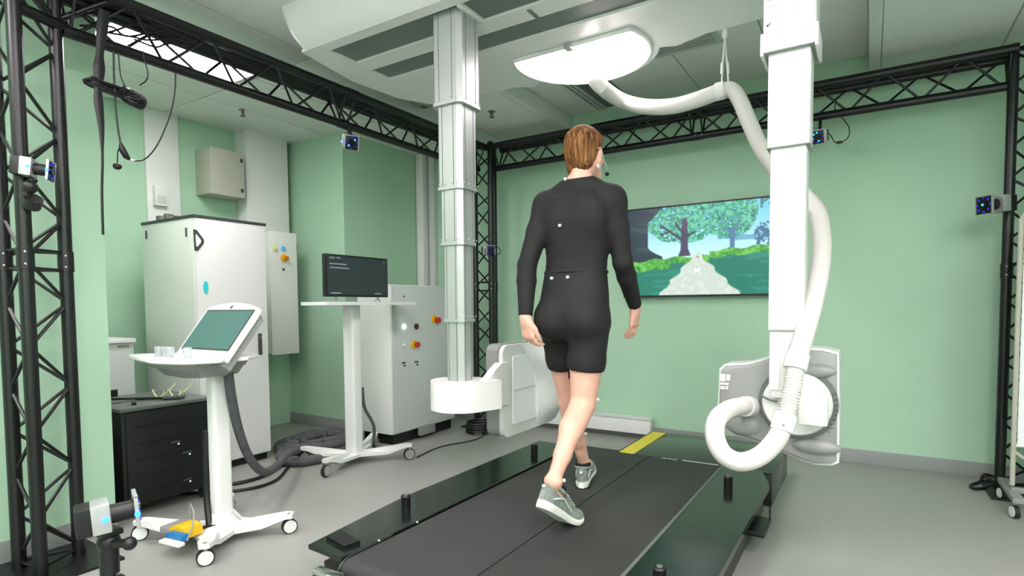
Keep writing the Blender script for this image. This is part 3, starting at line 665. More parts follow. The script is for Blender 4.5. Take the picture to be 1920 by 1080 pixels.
# on the near left tower
p = atx(62, 316, -2.93)
t, m = mocap('silver and black camera with blue lights clamped high on the near left tower', p, (.55, .75, -.1), scale=.80)
leds(t, m, [(.049, -.008, 0), (.0525, .074, -.005)])
MB().cyl(p+Vector((0, 0, -.04)), p+Vector((-.03, -.02, -.12)), .016, 10).sphere(p+Vector((-.01, -.01, -.075)), .028, 8).build('ball_mount', M['blackp'], t)
MB().tube([p+Vector((-.01, 0, -.12)), p+Vector((-.04, .0, -.15))], .034, 12).build('clamp', M['black'], t)
# under the left truss
p = atx(655, 265, -3.08)
t, m = mocap('small dark camera with blue lights hanging under the left ceiling truss', p, (.8, -.45, -.35), scale=.95)
leds(t, m, [(-.02, .082, .02), (.02, .082, -.02), (.052, -.02, -.01)])
MB().cyl(p+Vector((0, 0, .03)), (p.x, p.y, 2.40), .010, 8).sphere(p+Vector((0, 0, .055)), .02, 8).build('ball_mount', M['blackp'], t)
# far corner tower
p = atx(915, 470, -3.0)
t, m = mocap('dim violet lit camera on the far corner tower behind the aluminium column', p, (.8, -.5, 0), scale=.85)
MB().cyl(p, (-3.0, 4.42, p.z), .012, 8).build('ball_mount', M['blackp'], t)
MB().tube(spline([p+Vector((.03, 0, .01)), p+Vector((.10, .0, .03)), p+Vector((.14, 0, -.02)), p+Vector((.08, 0, -.05)), p+Vector((.02, 0, -.04))], 6), .004, 6).build('cable', M['blackp'], t)
# under the back truss
p = aty(1537, 256, 4.47)
t, m = mocap('dark camera with blue ring lights hanging under the back truss right of the white column', p, (-.15, -.95, -.25), scale=.9)
leds(t, m, [(.02, .083, .02), (.03, .083, -.01), (-.01, .083, -.03), (.0, .083, .03)], .005)
MB().cyl(p+Vector((0, 0, .03)), (p.x, 4.50, 2.42), .010, 8).build('ball_mount', M['blackp'], t)
MB().tube(spline([aty(1546, 250, 4.5), aty(1556, 252, 4.5), aty(1565, 266, 4.5), aty(1575, 268, 4.5), aty(1590, 258, 4.5), aty(1592, 240, 4.5), aty(1580, 222, 4.5), aty(1566, 205, 4.5), aty(1567, 185, 4.5)], 6), .0035, 6).build('cable', M['blackp'], t)
a = aty(1574, 267, 4.5); MB().box(a-Vector((.018, .01, .008)), a+Vector((.018, .01, .008)), .003).build('connector', M['blackp'], t)
# right tower
p = aty(1868, 383, 4.38)
t, m = mocap('black camera with two blue lights clamped on the right tower', p, (-.75, -.6, -.05), scale=1.05)
leds(t, m, [(-.0, .082, .0), (.051, -.01, .01)], .008)
MB().cyl(p, (.69, 4.46, p.z-.02), .014, 8).build('ball_mount', M['blackp'], t)

# tripod camera bottom left
p = Vector((-1.90, .79, .53)); T = 1.70
p = atd(203, 965, 1.72)
t, m = mocap('silver camera with blue lights on a tripod in the bottom left corner', p, (.35, .93, .06), scale=.95)
leds(t, m, [(.050, -.008, 0), (.0545, .074, -.004)], .008)
tp = thing('tripod', 'black tripod with silver leg joints at the bottom left', 'tripod', (p.x, p.y, 0))
q = Vector((p.x-.005, p.y, 0))
MB().box((q.x-.03, q.y-.03, p.z-.062), (q.x+.03, q.y+.03, p.z-.045), .004).build('head_plate', M['blackp'], tp)
MB().sphere((q.x, q.y, p.z-.085), .032, 10).cyl((q.x, q.y, p.z-.18), (q.x, q.y, p.z-.09), .026, 14).build('ball_head', M['blackp'], tp)
MB().cyl((q.x+.02, q.y, p.z-.085), (q.x+.075, q.y+.02, p.z-.08), .013, 10).sphere((q.x+.08, q.y+.022, p.z-.08), .020, 8).build('lock_knob', M['blackp'], tp)
MB().cyl((q.x, q.y, p.z-.42), (q.x, q.y, p.z-.16), .014, 12).build('centre_tube', M['blackp'], tp)
MB().lathe([(.03, -.02), (.042, 0), (.038, .03), (.02, .035)], (q.x, q.y, p.z-.23), 16).build('spider', M['blackp'], tp)
for a in (20, 140, 260):
    ca, sa = math.cos(math.radians(a)), math.sin(math.radians(a))
    h = Vector((q.x+.035*ca, q.y+.035*sa, p.z-.21)); f = Vector((q.x+.20*ca, q.y+.20*sa, .01))
    l = MB().tube([h, h.lerp(f, .5), f], [.014, .013, .009], 10).build('leg', M['blackp'], tp)
    MB().sphere(h, .021, 8, (1, 1, .8)).build('leg_joint', M['alu'], l)

# ------------------------------------------------------------------ left wall fittings
t = thing('junction_box', 'beige grey metal box fixed high on the left green wall', 'wall box', (-4.8, 2.9, 2.1))
MB().box((XL, 2.77, 2.12), (-4.71, 3.07, 2.50), .004).build('body', M['beige'], t)
MB().box((-4.712, 2.765, 2.115), (-4.695, 3.075, 2.505), .004).build('door', M['beige'], t)
for z in (2.18, 2.44): MB().box((-4.700, 3.035, z-.016), (-4.688, 3.058, z+.016), .002).build('lock', M['ink'], t)
t = thing('wall_panel_cabinet', 'tall pale control cabinet on the left wall right of the big white cabinet', 'cabinet', (-4.6, 3.4, .7))
MB().box((-4.93, 3.17, .74), (-4.77, 3.42, 1.249), .004).box((-4.77, 3.17, .74), (-4.50, 3.42, 1.82), .004).build('body', M['cabw'], t)
MB().box((-4.502, 3.155, .73), (-4.484, 3.435, 1.83), .004).build('door', M['cabw'], t)
for z in (.9, 1.3, 1.7): MB().box((-4.50, 3.433, z-.03), (-4.488, 3.443, z+.03), .002).build('hinge', M['ink'], t)
def knobx(x, px, py, r, mt, name, parent, label=None, d=.012):
    a = atx(px, py, x); o = MB().lathe([(r, 0), (r, d), (r*.8, d*1.2)], m=Matrix.Translation(a) @ Matrix.Rotation(math.pi/2, 4, 'Y'), n=16).build(name, M[mt], parent)
    if label: lab(o, label)
    return o
knobx(-4.484, 514, 466, .02, 'lyel', 'indicator', t, 'pale yellow indicator lamp'); knobx(-4.484, 530, 466, .022, 'lblue', 'indicator', t, 'light blue indicator lamp')
knobx(-4.484, 532, 484, .036, 'yell2', 'switch_plate', t, 'amber round switch plate', .008); knobx(-4.476, 535, 484, .020, 'orange', 'switch_knob', t, 'brown orange switch knob', .03)
knobx(-4.484, 531, 505, .010, 'ink', 'keyhole', t)
t = thing('wall_socket_box', 'white narrow socket box on the white wall strip above the tall cabinet', 'wall box', (-4.89, 2.45, 1.85))
MB().box((-4.90, 2.40, 1.98), (-4.86, 2.50, 2.14), .004).build('body', M['white'], t)
MB().box((-4.862, 2.42, 2.0), (-4.856, 2.48, 2.06), .002).build('socket', M['cabg'], t)

# big white cabinet
cb = thing('equipment_cabinet', 'tall white equipment cabinet with a dark rimmed top and a triangular emblem', 'cabinet', (-4.2, 2.4, 0))
MB().box((-4.56, 2.15, .05), (-3.885, 2.69, 1.765), .005).build('body', M['cabw'], cb)
MB().box((-3.889, 2.155, .06), (-3.868, 2.685, 1.765), .006).build('door', M['whitep'], cb)
MB().box((-4.565, 2.145, 1.765), (-3.865, 2.695, 1.785), .003).build('top_rim', M['ink'], cb)
MB().box((-4.54, 2.17, 0), (-3.90, 2.67, .05)).build('plinth', M['black'], cb)
MB().box((-3.870, 2.60, .80), (-3.852, 2.625, .96), .004).build('handle', M['ink'], cb)
MB().cyl((-3.852, 2.6125, .93), (-3.846, 2.6125, .93), .006, 10).build('lock', M['chrome'], cb)
# emblem: a rounded D shaped outline
def tri(c, s): return [(c[0]-.022*s, c[1]+.055*s), (c[0]-.004*s, c[1]+.052*s), (c[0]+.030*s, c[1]+.008*s), (c[0]+.030*s, c[1]-.010*s), (c[0]-.002*s, c[1]-.052*s), (c[0]-.018*s, c[1]-.052*s)]
e = atx(370, 451, -3.866); o1 = tri((e.y+.004, e.z), 1.35); o2 = tri((e.y+.0035, e.z), .78); n = len(o1)
vs = [(x, a, b) for x in (-3.868, -3.864) for o in (o1, o2) for a, b in o]
fs = []
for i in range(n):
    j = (i+1) % n; fs += [(i, j, n+j, n+i), (2*n+i, 2*n+j, 3*n+j, 3*n+i), (i, j, 2*n+j, 2*n+i), (n+i, n+j, 3*n+j, 3*n+i)]
lab(MB().add(vs, fs).build('emblem', M['ink'], cb, smooth=False), 'dark outlined triangular emblem')
e = atx(386, 539, -3.866); st = [(e.y+.018*math.cos(a)*1.0, e.z+.045*math.sin(a)) for a in np.linspace(0, 2*math.pi, 17)[:-1]]
lab(MB().prism(st, -3.868, -3.865, 'x').build('sticker', M['cyan'], cb), 'turquoise oval sticker')
e = atx(346, 433, -3.866); MB().box((-3.965, 2.143, 1.64), (-3.952, 2.151, 1.70), .001).build('hinge_slot', M['ink'], cb)
MB().box((-4.50, 2.143, 1.66), (-4.487, 2.151, 1.72), .001).build('hinge_slot', M['ink'], cb)
# oddments on the cabinet
ad = thing('adapter_stack', 'small grey electrical adapters lying on top of the white cabinet', 'electrical parts', (-4.45, 2.3, 1.785))
for k in range(4):
    MB().box((-4.50+k*.055, 2.22, 1.785), (-4.465+k*.055, 2.28, 1.785+(.055, .05, .06, .03)[k]), .006).build('adapter', M['grey' if k % 2 else 'dgrey'], ad)
MB().tube(spline([(-4.3, 2.24, 1.80), (-4.22, 2.22, 1.81), (-4.15, 2.26, 1.795), (-4.1, 2.24, 1.79)], 5), .006, 6).build('lead', M['dgrey'], ad)

# small pale cabinet behind the rack
sc = thing('low_cabinet', 'low pale grey cabinet behind the black rack at the left wall', 'cabinet', (-4.7, 1.6, 0))
a = atx(250, 634, -4.45)
MB().box((XL+.02, 1.40, .05), (-4.45, a.y, a.z-.03), .005).build('body', M['cabg'], sc)
MB().box((XL+.01, 1.38, a.z-.03), (-4.43, a.y+.01, a.z), .006).build('top', M['white'], sc)
MB().box((XL+.03, 1.42, 0), (-4.47, a.y-.02, .05)).build('plinth', M['black'], sc)
MB().box((-4.452, a.y-.10, a.z-.06), (-4.444, a.y-.03, a.z-.045), .002).build('handle', M['grey'], sc)

# black rack
rk = thing('server_rack', 'low black equipment rack on castors behind the tablet cart', 'equipment rack', (-3.6, 1.7, 0))
y0, y1, xf, xb = 1.455, 1.955, -3.385, -3.93
MB().box((xb, y0, .07), (xf, y1, .595), .006).build('body', M['blackp'], rk)
MB().box((xb-.01, y0-.01, .595), (xf+.012, y1+.01, .615), .006).build('top', M['dgrey'], rk)
MB().box((xf-.002, y0+.02, .09), (xf+.008, y1-.02, .585), .003).build('front_door', M['blackp'], rk)
for k, z in enumerate((.14, .23, .32, .41, .50)): MB().box((xf+.006, y0+.06, z), (xf+.010, y1-.04, z+.004)).build('shelf_line', M['black'], rk)
for px, py in ((335, 832), (356, 851), (357, 902)):
    a = atx(px, py, xf+.010); MB().sphere(a, .0035, 6).build('status_light', M['ledw'], rk)
    MB().box((xf+.008, a.y-.04, a.z+.012), (xf+.011, a.y+.01, a.z+.018)).build('device_label', M['dgrey'], rk)
for (x, y) in ((xf-.05, y0+.05), (xf-.05, y1-.05), (xb+.05, y0+.05), (xb+.05, y1-.05)):
    MB().tube([(x, y-.012, .03), (x, y+.012, .03)], .03, 16).build('castor', M['rubber'], rk)
a = atx(384, 858, xf+.012); MB().cyl((xf, a.y, a.z-.01), (xf+.02, a.y, a.z-.01), .010, 10).cyl((xf, a.y, a.z+.03), (xf+.02, a.y, a.z+.03), .009, 10).build('latch', M['grey'], rk)
# things on the rack
def atr(px, py): return atz(px, py, .617)
fd = thing('open_folder', 'black and grey open case lying on the left of the rack top', 'case', (-3.7, 1.6, .615))
MB().box((-3.86, 1.50, .615), (-3.62, 1.72, .622), .002).build('lid', M['dgrey'], fd)
MB().box((-3.90, 1.50, .615), (-3.885, 1.66, .66), .003).build('back', M['blackp'], fd)
rd = thing('black_rod', 'long thin black rod lying across the rack top', 'rod', (-3.6, 1.7, .62))
MB().tube([(-3.80, 1.50, .626), (-3.44, 1.80, .626)], .008, 8).build('rod', M['blackp'], rd)
MB().tube([(-3.50, 1.73, .626), (-3.42, 1.81, .630)], .011, 8).build('grip', M['ink'], rd)
def goggles(base, label):
    t = thing('electrode_clip', label, 'clip', base, 'cream clips on the black rack')
    b = Vector(base)
    MB().tube(spline([b+Vector((-.03, -.02, .055)), b+Vector((-.02, -.01, .02)), b+Vector((0, 0, .006)), b+Vector((.022, .012, .02)), b+Vector((.03, .016, .045))], 5), .005, 6).build('loop', M['cream'], t)
    MB().tube([b+Vector((.0, .01, .006)), b+Vector((.03, .05, .05)), b+Vector((.05, .075, .085))], .003, 6).build('stem', M['cream'], t)
    MB().box(b+Vector((-.02, -.012, 0)), b+Vector((.04, .02, .006)), .002).build('foot', M['cream'], t)
goggles((-3.58, 1.745, .616), 'small cream wire clip left of its twin on the rack top'); goggles((-3.50, 1.80, .616), 'small cream wire clip right of its twin on the rack top')
kb = thing('rubber_stopper', 'tiny black rubber stopper near the front edge of the rack top', 'stopper', (-3.47, 1.54, .615)); MB().lathe([(.012, .615), (.012, .628), (.006, .634)], (-3.47, 1.56, 0), 12).build('cap', M['blackp'], kb)

# ------------------------------------------------------------------ tablet cart
def castor(parent, c, mt_hub='whitep', r=.038, yaw=20, z0=0.0, fork=True):
    x, y = c; ax = Vector((math.cos(math.radians(yaw)), math.sin(math.radians(yaw)), 0))
    w = MB().tube([Vector((x, y, r))-ax*.012, Vector((x, y, r))+ax*.012], r, 22).build('wheel', M['rubber'], parent)
    for s in (-1, 1): MB().tube([Vector((x, y, r))+ax*(.011*s), Vector((x, y, r))+ax*(.0155*s)], r*.84, 20).build('hub', M[mt_hub], w)
    if fork: MB().cyl((x, y, r*1.5), (x, y, r*2+.028), .010, 10).tube([Vector((x, y, r*2))-ax*.018, Vector((x, y, r*2+.006))+ax*.018], .009, 8).build('fork', M['grey'], parent)
ct = thing('tablet_cart', 'white rolling cart with a tilted teal touch screen at the left', 'medical cart', (-2.72, 1.6, 0))
mx, my = -2.715, 1.60
W = [(-2.50, 1.39), (-2.49, 1.82), (-3.06, 1.38), (-3.06, 1.84)]
for (x, y), yw in zip(W, (-25, -20, -30, 0)): castor(ct, (x, y), yaw=yw)
def base_shell(c, ws, z0, z1, mt, parent, neck=.055, hw=.03, zi=None):
    b = MB(); cx, cy = c; zi = z0 if zi is None else zi
    order = sorted(ws, key=lambda q: math.atan2(q[1]-cy, q[0]-cx)); out = []
    k = len(order)
    for i, (x, y) in enumerate(order):
        d = Vector((x-cx, y-cy)); L = d.length; d.normalize(); nn = Vector((-d.y, d.x)); c2 = Vector((cx, cy))
        nx_, ny_ = order[(i+1) % k]; d2 = Vector((nx_-cx, ny_-cy)).normalized()
        out += [(*(c2+d*(L*.62)-nn*hw*1.1), 0), (*(c2+d*(L-.02)-nn*hw), 1), (*(c2+d*(L+.02)-nn*hw*.6), 1), (*(c2+d*(L+.02)+nn*hw*.6), 1), (*(c2+d*(L-.02)+nn*hw), 1), (*(c2+d*(L*.62)+nn*hw*1.1), 0)]
        md = (d+d2); 
        md = md.normalized() if md.length > .2 else nn
        out += [(*(c2+md*(neck*1.25)), 0)]
    n = len(out); vs = []
    for (x, y, h) in out: vs.append((x, y, (z1 if h else zi)))
    for (x, y, h) in out: vs.append((x, y, (z1 if h else zi)+.022))
    cb_, ct_ = 2*n, 2*n+1; vs += [(cx, cy, zi), (cx, cy, zi+.03)]
    fs = [(i, (i+1) % n, (i+1) % n+n, i+n) for i in range(n)]+[(i, (i+1) % n, cb_) for i in range(n)]+[(i+n, (i+1) % n+n, ct_) for i in range(n)]
    return b.add(vs, fs).build('base', mt, parent)
base_shell((-2.74, 1.60), W, .05, .082, M['whitep'], ct, neck=.10, hw=.036, zi=.045)
MB().lathe([(.10, .065), (.085, .085), (.06, .11), (.052, .14)], (mx, my, 0), 28).build('mast_foot', M['whitep'], ct)
MB().prism([(mx+a, my+b) for a, b in rrect(-.036, -.045, .036, .045, .02)], .08, .86).build('mast', M['whitep'], ct)
# under-tray housing, tray, screen
und = [(-2.93, 1.36), (-2.66, 1.33), (-2.56, 1.40), (-2.54, 1.56), (-2.60, 1.70), (-2.82, 1.70), (-2.94, 1.55)]
def shr(o, s, c): return [(c[0]+(a-c[0])*s, c[1]+(b-c[1])*s) for a, b in o]
def loftZ(rings):
    vs = []; n = len(rings[0][0])
    for o, z in rings: vs += [(a, b, z) for a, b in o]
    fs = [(i*n+j, i*n+(j+1) % n, (i+1)*n+(j+1) % n, (i+1)*n+j) for i in range(len(rings)-1) for j in range(n)]
    fs += [tuple(range(n)), tuple(range((len(rings)-1)*n, len(rings)*n))]
    return MB().add(vs, fs)
uc = (-2.70, 1.57)
loftZ([(shr(und, .62, uc), .828), (shr(und, .68, uc), .832), (shr(und, .82, uc), .868), (shr(und, .88, uc), .872), (und, .905)]).build('tray_underside', M['grey'], ct)
tray = [(-3.13, 1.40), (-3.10, 1.375), (-2.74, 1.30), (-2.66, 1.30), (-2.52, 1.34), (-2.46, 1.44), (-2.46, 1.60), (-2.55, 1.72), (-2.85, 1.72), (-3.02, 1.56), (-3.13, 1.45)]
loftZ([(shr(tray, .97, (-2.75, 1.5)), .903), (tray, .908), (tray, .918), (shr(tray, .985, (-2.75, 1.5)), .924)]).build('tray', M['whitep'], ct)
# screen head: bottom edge along X at Y=1.50, leaning back
BL, BR = Vector((-2.845, 1.50, .957)), Vector((-2.455, 1.50, .957)); upv = Vector((0, .14, .185)); 
sx = Vector((1, 0, 0)); sn = sx.cross(upv.normalized())  # outward (towards user)
sn = Vector((0, -.185, .14)).normalized()
def SP(u, v, d): return BL.lerp(BR, u)+upv*v+sn*d
def slab(o, d0, d1, name, mt):
    n = len(o); vs = [SP(u, v, d0) for u, v in o]+[SP(u, v, d1) for u, v in o]
    return MB().add(vs, [tuple(range(n)), tuple(range(n, 2*n))]+[(i, (i+1) % n, (i+1) % n+n, i+n) for i in range(n)]).build(name, mt, ct)
fr = [(-.04, -.22), (1.04, -.22), (1.055, .9), (1.03, 1.06), (.80, 1.15), (.5, 1.20), (.2, 1.17), (-.02, 1.07), (-.05, .9)]
slab(fr, -.024, -.002, 'screen_frame', M['whitep'])
fb = [(.0, -.3), (1.0, -.3), (1.03, .9), (.9, 1.05), (.1, 1.05), (-.03, .9)]
slab(fb, -.062, -.022, 'screen_back', M['grey'])
slab([(0, 0), (1, 0), (1, 1), (0, 1)], -.003, .0015, 'screen_border', M['ink'])
slab([(.015, .03), (.985, .03), (.985, .96), (.015, .96)], .001, .0028, 'screen', M['screent'])
lab(slab([(.46, 1.04), (.50, 1.04), (.48, 1.075), (.50, 1.11), (.47, 1.11), (.445, 1.075)], -.003, .0, 'logo', M['dred']), 'tiny red maker mark')
# glasses on the tray
cups = [(-2.845, 1.395), (-2.80, 1.405), (-2.755, 1.40), (-2.66, 1.43)]
labs = ['clear plastic cup at the far left of the cart tray', 'clear plastic cup second from the left on the cart tray', 'clear plastic cup third from the left on the cart tray', 'clear plastic cup nearest the teal screen on the cart tray']
for (x, y), l in zip(cups, labs):
    x0, y0 = x, y
    o = MB().lathe([(.0165, .924), (.0185, .965), (.019, .972), (.0175, .972), (.0170, .965), (.015, .930), (.001, .929)], (x0, y0, 0), 20).build('plastic_cup', M['glass'])
    tag(o, l, 'cup', 'clear cups on the cart tray')
MB().tube([(mx-.055, my-.01, .83), (mx-.055, my-.01, .76)], .013, 10).tube([(mx-.055, my-.01, .76), (mx-.05, my-.01, .70)], [.008, .004], 8).build('scanner_plug', M['blackp'], ct)
cl = MB().tube(spline([(mx-.052, my-.02, .71), (mx-.05, my-.03, .55), (mx-.045, my-.04, .48)], 6), .004, 6)
cl.tube(spline([(mx-.042, my-.045, .55), (mx-.040, my-.05, .38), (mx-.035, my-.055, .22), (mx+.005, my-.07, .10), (mx+.01, my-.08, .09)], 6), .015, 8)
cl.build('power_lead', M['blackp'], ct)
MB().tube(spline([(mx-.01, my-.09, .088), (mx+.03, my-.06, .092), (mx+.045, my-.05, .09)], 5), .009, 8).build('strain_relief', M['blackp'], ct)
# foot pedal on the base
fp = thing('foot_pedal', 'grey, yellow and blue foot pedal resting on the cart base', 'foot pedal', (-2.80, 1.42, .07))
pm = rotz((-2.735, 1.41, .080), 8) @ Matrix.Scale(1.12, 4)
MB().box((-.11, -.02, 0), (-.01, .10, .03), .008, pm).build('grey_pedal', M['grey'], fp)
MB().prism([(-.045, 0), (.055, 0), (.055, .02), (.045, .040), (.02, .046), (-.02, .046), (-.045, .035)], -.02, .06, 'y', m=pm).build('yellow_pedal', M['yell2'], fp)
MB().box((-.02, -.055, 0), (.075, -.018, .028), .003, pm).build('blue_front', M['blue'], fp)
MB().box((-.02, -.085, -.004), (.10, -.055, .010), .003, pm).build('base_lip', M['white'], fp)
MB().tube(spline([pm @ Vector(p) for p in ((-.05, .08, .02), (-.05, .08, .10), (-.01, .06, .10), (.03, .04, .085), (.07, -.0, .05), (.075, -.02, .02), (.075, -.03, .0))], 6), .0045, 8).build('handle', M['grey'], fp)

# ------------------------------------------------------------------ monitor stand
ms = thing('monitor_stand', 'white rolling stand with a shelf carrying the dark monitor', 'stand', (-3.22, 2.92, 0))
W2 = [(-3.53, 2.72), (-3.11, 2.57), (-2.92, 3.19), (-3.42, 3.33)]; cc = (-3.225, 2.93)
for (x, y), yw in zip(W2, (-10, 15, -30, 20)): castor(ms, (x, y), 'alu', .043, yw)
base_shell(cc, W2, .06, .10, M['whitep'], ms, neck=.07, hw=.03, zi=.055)
MB().prism([(cc[0]+a, cc[1]+b) for a, b in rrect(-.055, -.045, .055, .045, .02)], .06, 1.165).build('mast', M['whitep'], ms)
MB().prism([(a, b) for a, b in rrect(-3.30, 2.53, -3.05, 3.47, .04)], 1.165, 1.188).build('shelf', M['whitep'], ms)
MB().tube(spline([(cc[0]+.02, cc[1]+.07, .55), (cc[0]+.03, cc[1]+.08, .40), (cc[0]+.05, cc[1]+.15, .25), (cc[0]+.03, cc[1]+.16, .10)], 6), [.012]*19, 8).build('lead', M['sleeve'], ms)
MB().box((cc[0]-.02, cc[1]+.04, .40), (cc[0]+.02, cc[1]+.09, .42), .003).box((cc[0]-.02, cc[1]+.04, .72), (cc[0]+.02, cc[1]+.09, .74), .003).build('cable_clip', M['whitep'], ms)
mo = thing('monitor', 'black flat monitor with a dark menu on the white stand shelf', 'monitor', (-3.2, 2.98, 1.19))
ya, yb, za, zb_ = 2.68, 3.285, 1.225, 1.525
MB().box((-3.235, ya, za), (-3.20, yb, zb_), .005).build('casing', M['blackp'], mo)
MB().box((-3.202, ya+.014, za+.016), (-3.198, yb-.014, zb_-.012)).build('screen', M['screend'], mo)
for k, (u0, u1, v) in enumerate(((.03, .11, .955), (.14, .2, .96), (.03, .30, .80), (.03, .34, .70), (.78, .90, .04), (.95, .97, .93), (.04, .20, .04))):
    y0_ = ya+.02+(yb-ya-.04)*u0; y1_ = ya+.02+(yb-ya-.04)*u1; zz = za+.016+(zb_-za-.03)*v
    lab(MB().box((-3.1985, y0_, zz-.004), (-3.1972, y1_, zz+.004)).build('screen_text', M['text'], mo), 'faint line of menu text')
for y in (ya+.10, yb-.10): MB().tube([(-3.215, y, za), (-3.17, y-.02, 1.191)], .005, 6).tube([(-3.215, y, za), (-3.26, y+.02, 1.191)], .005, 6).build('foot', M['alu'], mo)

# ------------------------------------------------------------------ grey control cabinet on the floor
c2 = thing('control_cabinet', 'waist high grey control cabinet with knobs left of the aluminium column', 'cabinet', (-3.5, 3.8, 0))
y0, y1, xf, xb = 3.43, 4.26, -3.31, -3.70
MB().box((xb, y0, .09), (xf-.012, y1, 1.335), .006).build('body', M['cabw'], c2)
MB().box((xf-.014, y0+.004, .10), (xf, y1-.004, 1.33), .005).build('door', M['cabg'], c2)
MB().box((xb+.02, y0+.03, 0), (xf-.03, y1-.03, .09)).build('plinth', M['black'], c2)
MB().box((xf-.002, y0+.30, .03), (xf+.03, y0+.50, .1), .004).build('foot_bracket', M['grey'], c2)
knobx(xf, 757, 612, .020, 'ledw', 'indicator', c2, 'lit white indicator lamp'); knobx(xf, 780, 612, .024, 'dred', 'push_button', c2, 'dark red push button')
knobx(xf, 776, 646, .038, 'yell2', 'switch_plate', c2, 'round yellow switch plate', .006); knobx(xf+.006, 780, 646, .022, 'red', 'switch_knob', c2, 'red rotary knob', .03)
knobx(xf, 813, 598, .036, 'yell2', 'switch_plate', c2, 'round yellow switch plate', .006); knobx(xf+.006, 818, 600, .026, 'red', 'switch_knob', c2, 'red rotary knob', .035)
knobx(xf, 757, 647, .014, 'cabw', 'keyhole', c2)
for px, py in ((757, 681), (781, 679)):
    a = atx(px, py, xf); MB().box((xf, a.y-.025, a.z-.004), (xf+.003, a.y+.02, a.z+.010)).box((xf, a.y, a.z-.028), (xf+.006, a.y+.018, a.z-.014)).build('socket_label', M['ink'], c2)
a = atx(757, 556, xf); MB().sphere((xf+.004, a.y, a.z), .008, 8).build('door_lock', M['dgrey'], c2)

# ------------------------------------------------------------------ cables on the floor
def cable(name, label, pts, r, mt, n=8, sub=7):
    return tag(MB().tube(spline(pts, sub), r, n).build(name, M[mt]), label, 'cable')
sl = cable('cable_sleeve', 'thick grey sleeved cable hanging from the tablet cart to the floor bundle',
      [atd(*q) for q in ((428, 700, 2.75), (434, 745, 2.80), (447, 805, 2.90), (466, 855, 3.02), (492, 884, 3.18), (518, 874, 3.42), (540, 850, 3.80))]+[Vector((-3.66, 2.80, .06))], .023, 'sleeve', 10)
random.seed(11)
for k in range(7):
    r0 = .030-.002*(k % 3); pts = []
    cx, cy = -3.92+.06*random.random(), 3.12+.05*random.random(); a0 = random.random()*6; R1 = .30-.03*k; R2 = .42-.035*k
    for i in range(13):
        a = a0+i*.46*(1 if k % 2 else -1); pts.append((cx+R1*math.cos(a)*.9+.02*random.random(), cy+R2*math.sin(a)*.85, .032+.010*(k % 4)+.012*random.random()))
    cable('cable_bundle', ['outermost', 'second', 'third', 'fourth', 'fifth', 'sixth', 'innermost'][k]+' ring of the dark grey cable coil piled behind the monitor stand', pts, r0, 'sleeve', 8, 5)['group'] = 'cable coil behind the stand'
cable('floor_cable', 'thick grey cable leaving the pile between white cabinet and stand', [(-3.80, 2.72, .04), (-3.62, 2.60, .04), (-3.45, 2.66, .04), (-3.42, 2.95, .04), (-3.55, 3.3, .04)], .034, 'sleeve', 10)
cable('floor_cable', 'black cable along the foot of the tall white cabinet', [(-3.70, 1.95, .012), (-3.50, 2.10, .012), (-3.46, 2.32, .012), (-3.60, 2.60, .012)], .012, 'blackp')
cable('floor_cable', 'second black cable on the floor in front of the white cabinet', [(-3.60, 1.85, .010), (-3.34, 2.06, .010), (-3.30, 2.30, .010), (-3.52, 2.58, .010)], .010, 'blackp')
cable('floor_cable', 'thin dark cable crossing the floor before the grey control cabinet', [(-2.9, 3.25, .006), (-2.95, 3.6, .006), (-2.85, 3.95, .006), (-2.95, 4.3, .006)], .005, 'blackp')
cable('floor_cable', 'looped black cable on the floor beside the fabric screen foot', [aty(1880, 900, 4.35)+Vector((0, 0, .0)), atz(1862, 893, .03), atz(1845, 890, .03), atz(1837, 903, .012), atz(1820, 910, .012), atz(1828, 916, .012), atz(1850, 914, .012), atz(1862, 905, .012), atz(1850, 895, .03), atz(1842, 890, .04)], .009, 'blackp')
for k in range(5):
    a = random.random()*6
    cable('tower_cable', ['lowest', 'second', 'third', 'fourth', 'topmost'][k]+' turn of black cable heaped at the far corner tower', [(-2.98+.12*math.cos(a+i*.8), 4.2+.13*math.sin(a+i*.8), .02+.02*k) for i in range(8)], .010, 'blackp')['group'] = 'cable heap at the far tower'

# ------------------------------------------------------------------ cables hanging from the left truss
def hx(px, py, X=-2.99): return atx(px, py, X)
o = MB().tube(spline([hx(195, 20), hx(188, 90), hx(186, 130), hx(184, 180), hx(190, 240), hx(192, 300), hx(191, 360), hx(193, 440)], 8), [.020+.004*math.sin(i*.5) if i < 26 else max(.006, .020-.0012*(i-26)) for i in range(57)], 8, flat=.35).build('hanging_strap', M['blackp'])
tag(o, 'black twisted strap hanging down from the left truss', 'strap')
o = MB()
c = hx(216, 168)
def ringpts(a, b, n=20, dz=0, ph=0):
    return [Vector((c.x+.01*math.sin(3*q+ph), c.y, c.z+dz))+Vector((0, 1, 0))*(a*math.cos(q))+Vector((0, 0, 1))*(b*math.sin(q)-.012*math.cos(q)) for q in [2*math.pi*i/n for i in range(n+1)]]
cl = thing('cable_coil', 'coil of black cable tied to the strap below the left truss', 'cable', c)
for k in range(6): MB().tube([v+Vector((0, .0, 0)) for v in ringpts(.125-.007*k, .020-.004*k, dz=.005*k-.01, ph=k)], .006, 6).build('turn', M['blackp'], cl)
for k in range(3):
    MB().tube([v+Vector((.004*k, .075, -.004)) for v in ringpts(.055-.007*k, .040-.006*k, dz=-.012)], .006, 6).build('turn', M['blackp'], cl)
def hang(label, pts, r): return cable('hanging_cable', label, [hx(*p) for p in pts], r, 'blackp')
hang('thin black cable dropping from the truss to the dangling plug', [(213, 95), (214, 150), (217, 200), (221, 240), (226, 268)], .0045)
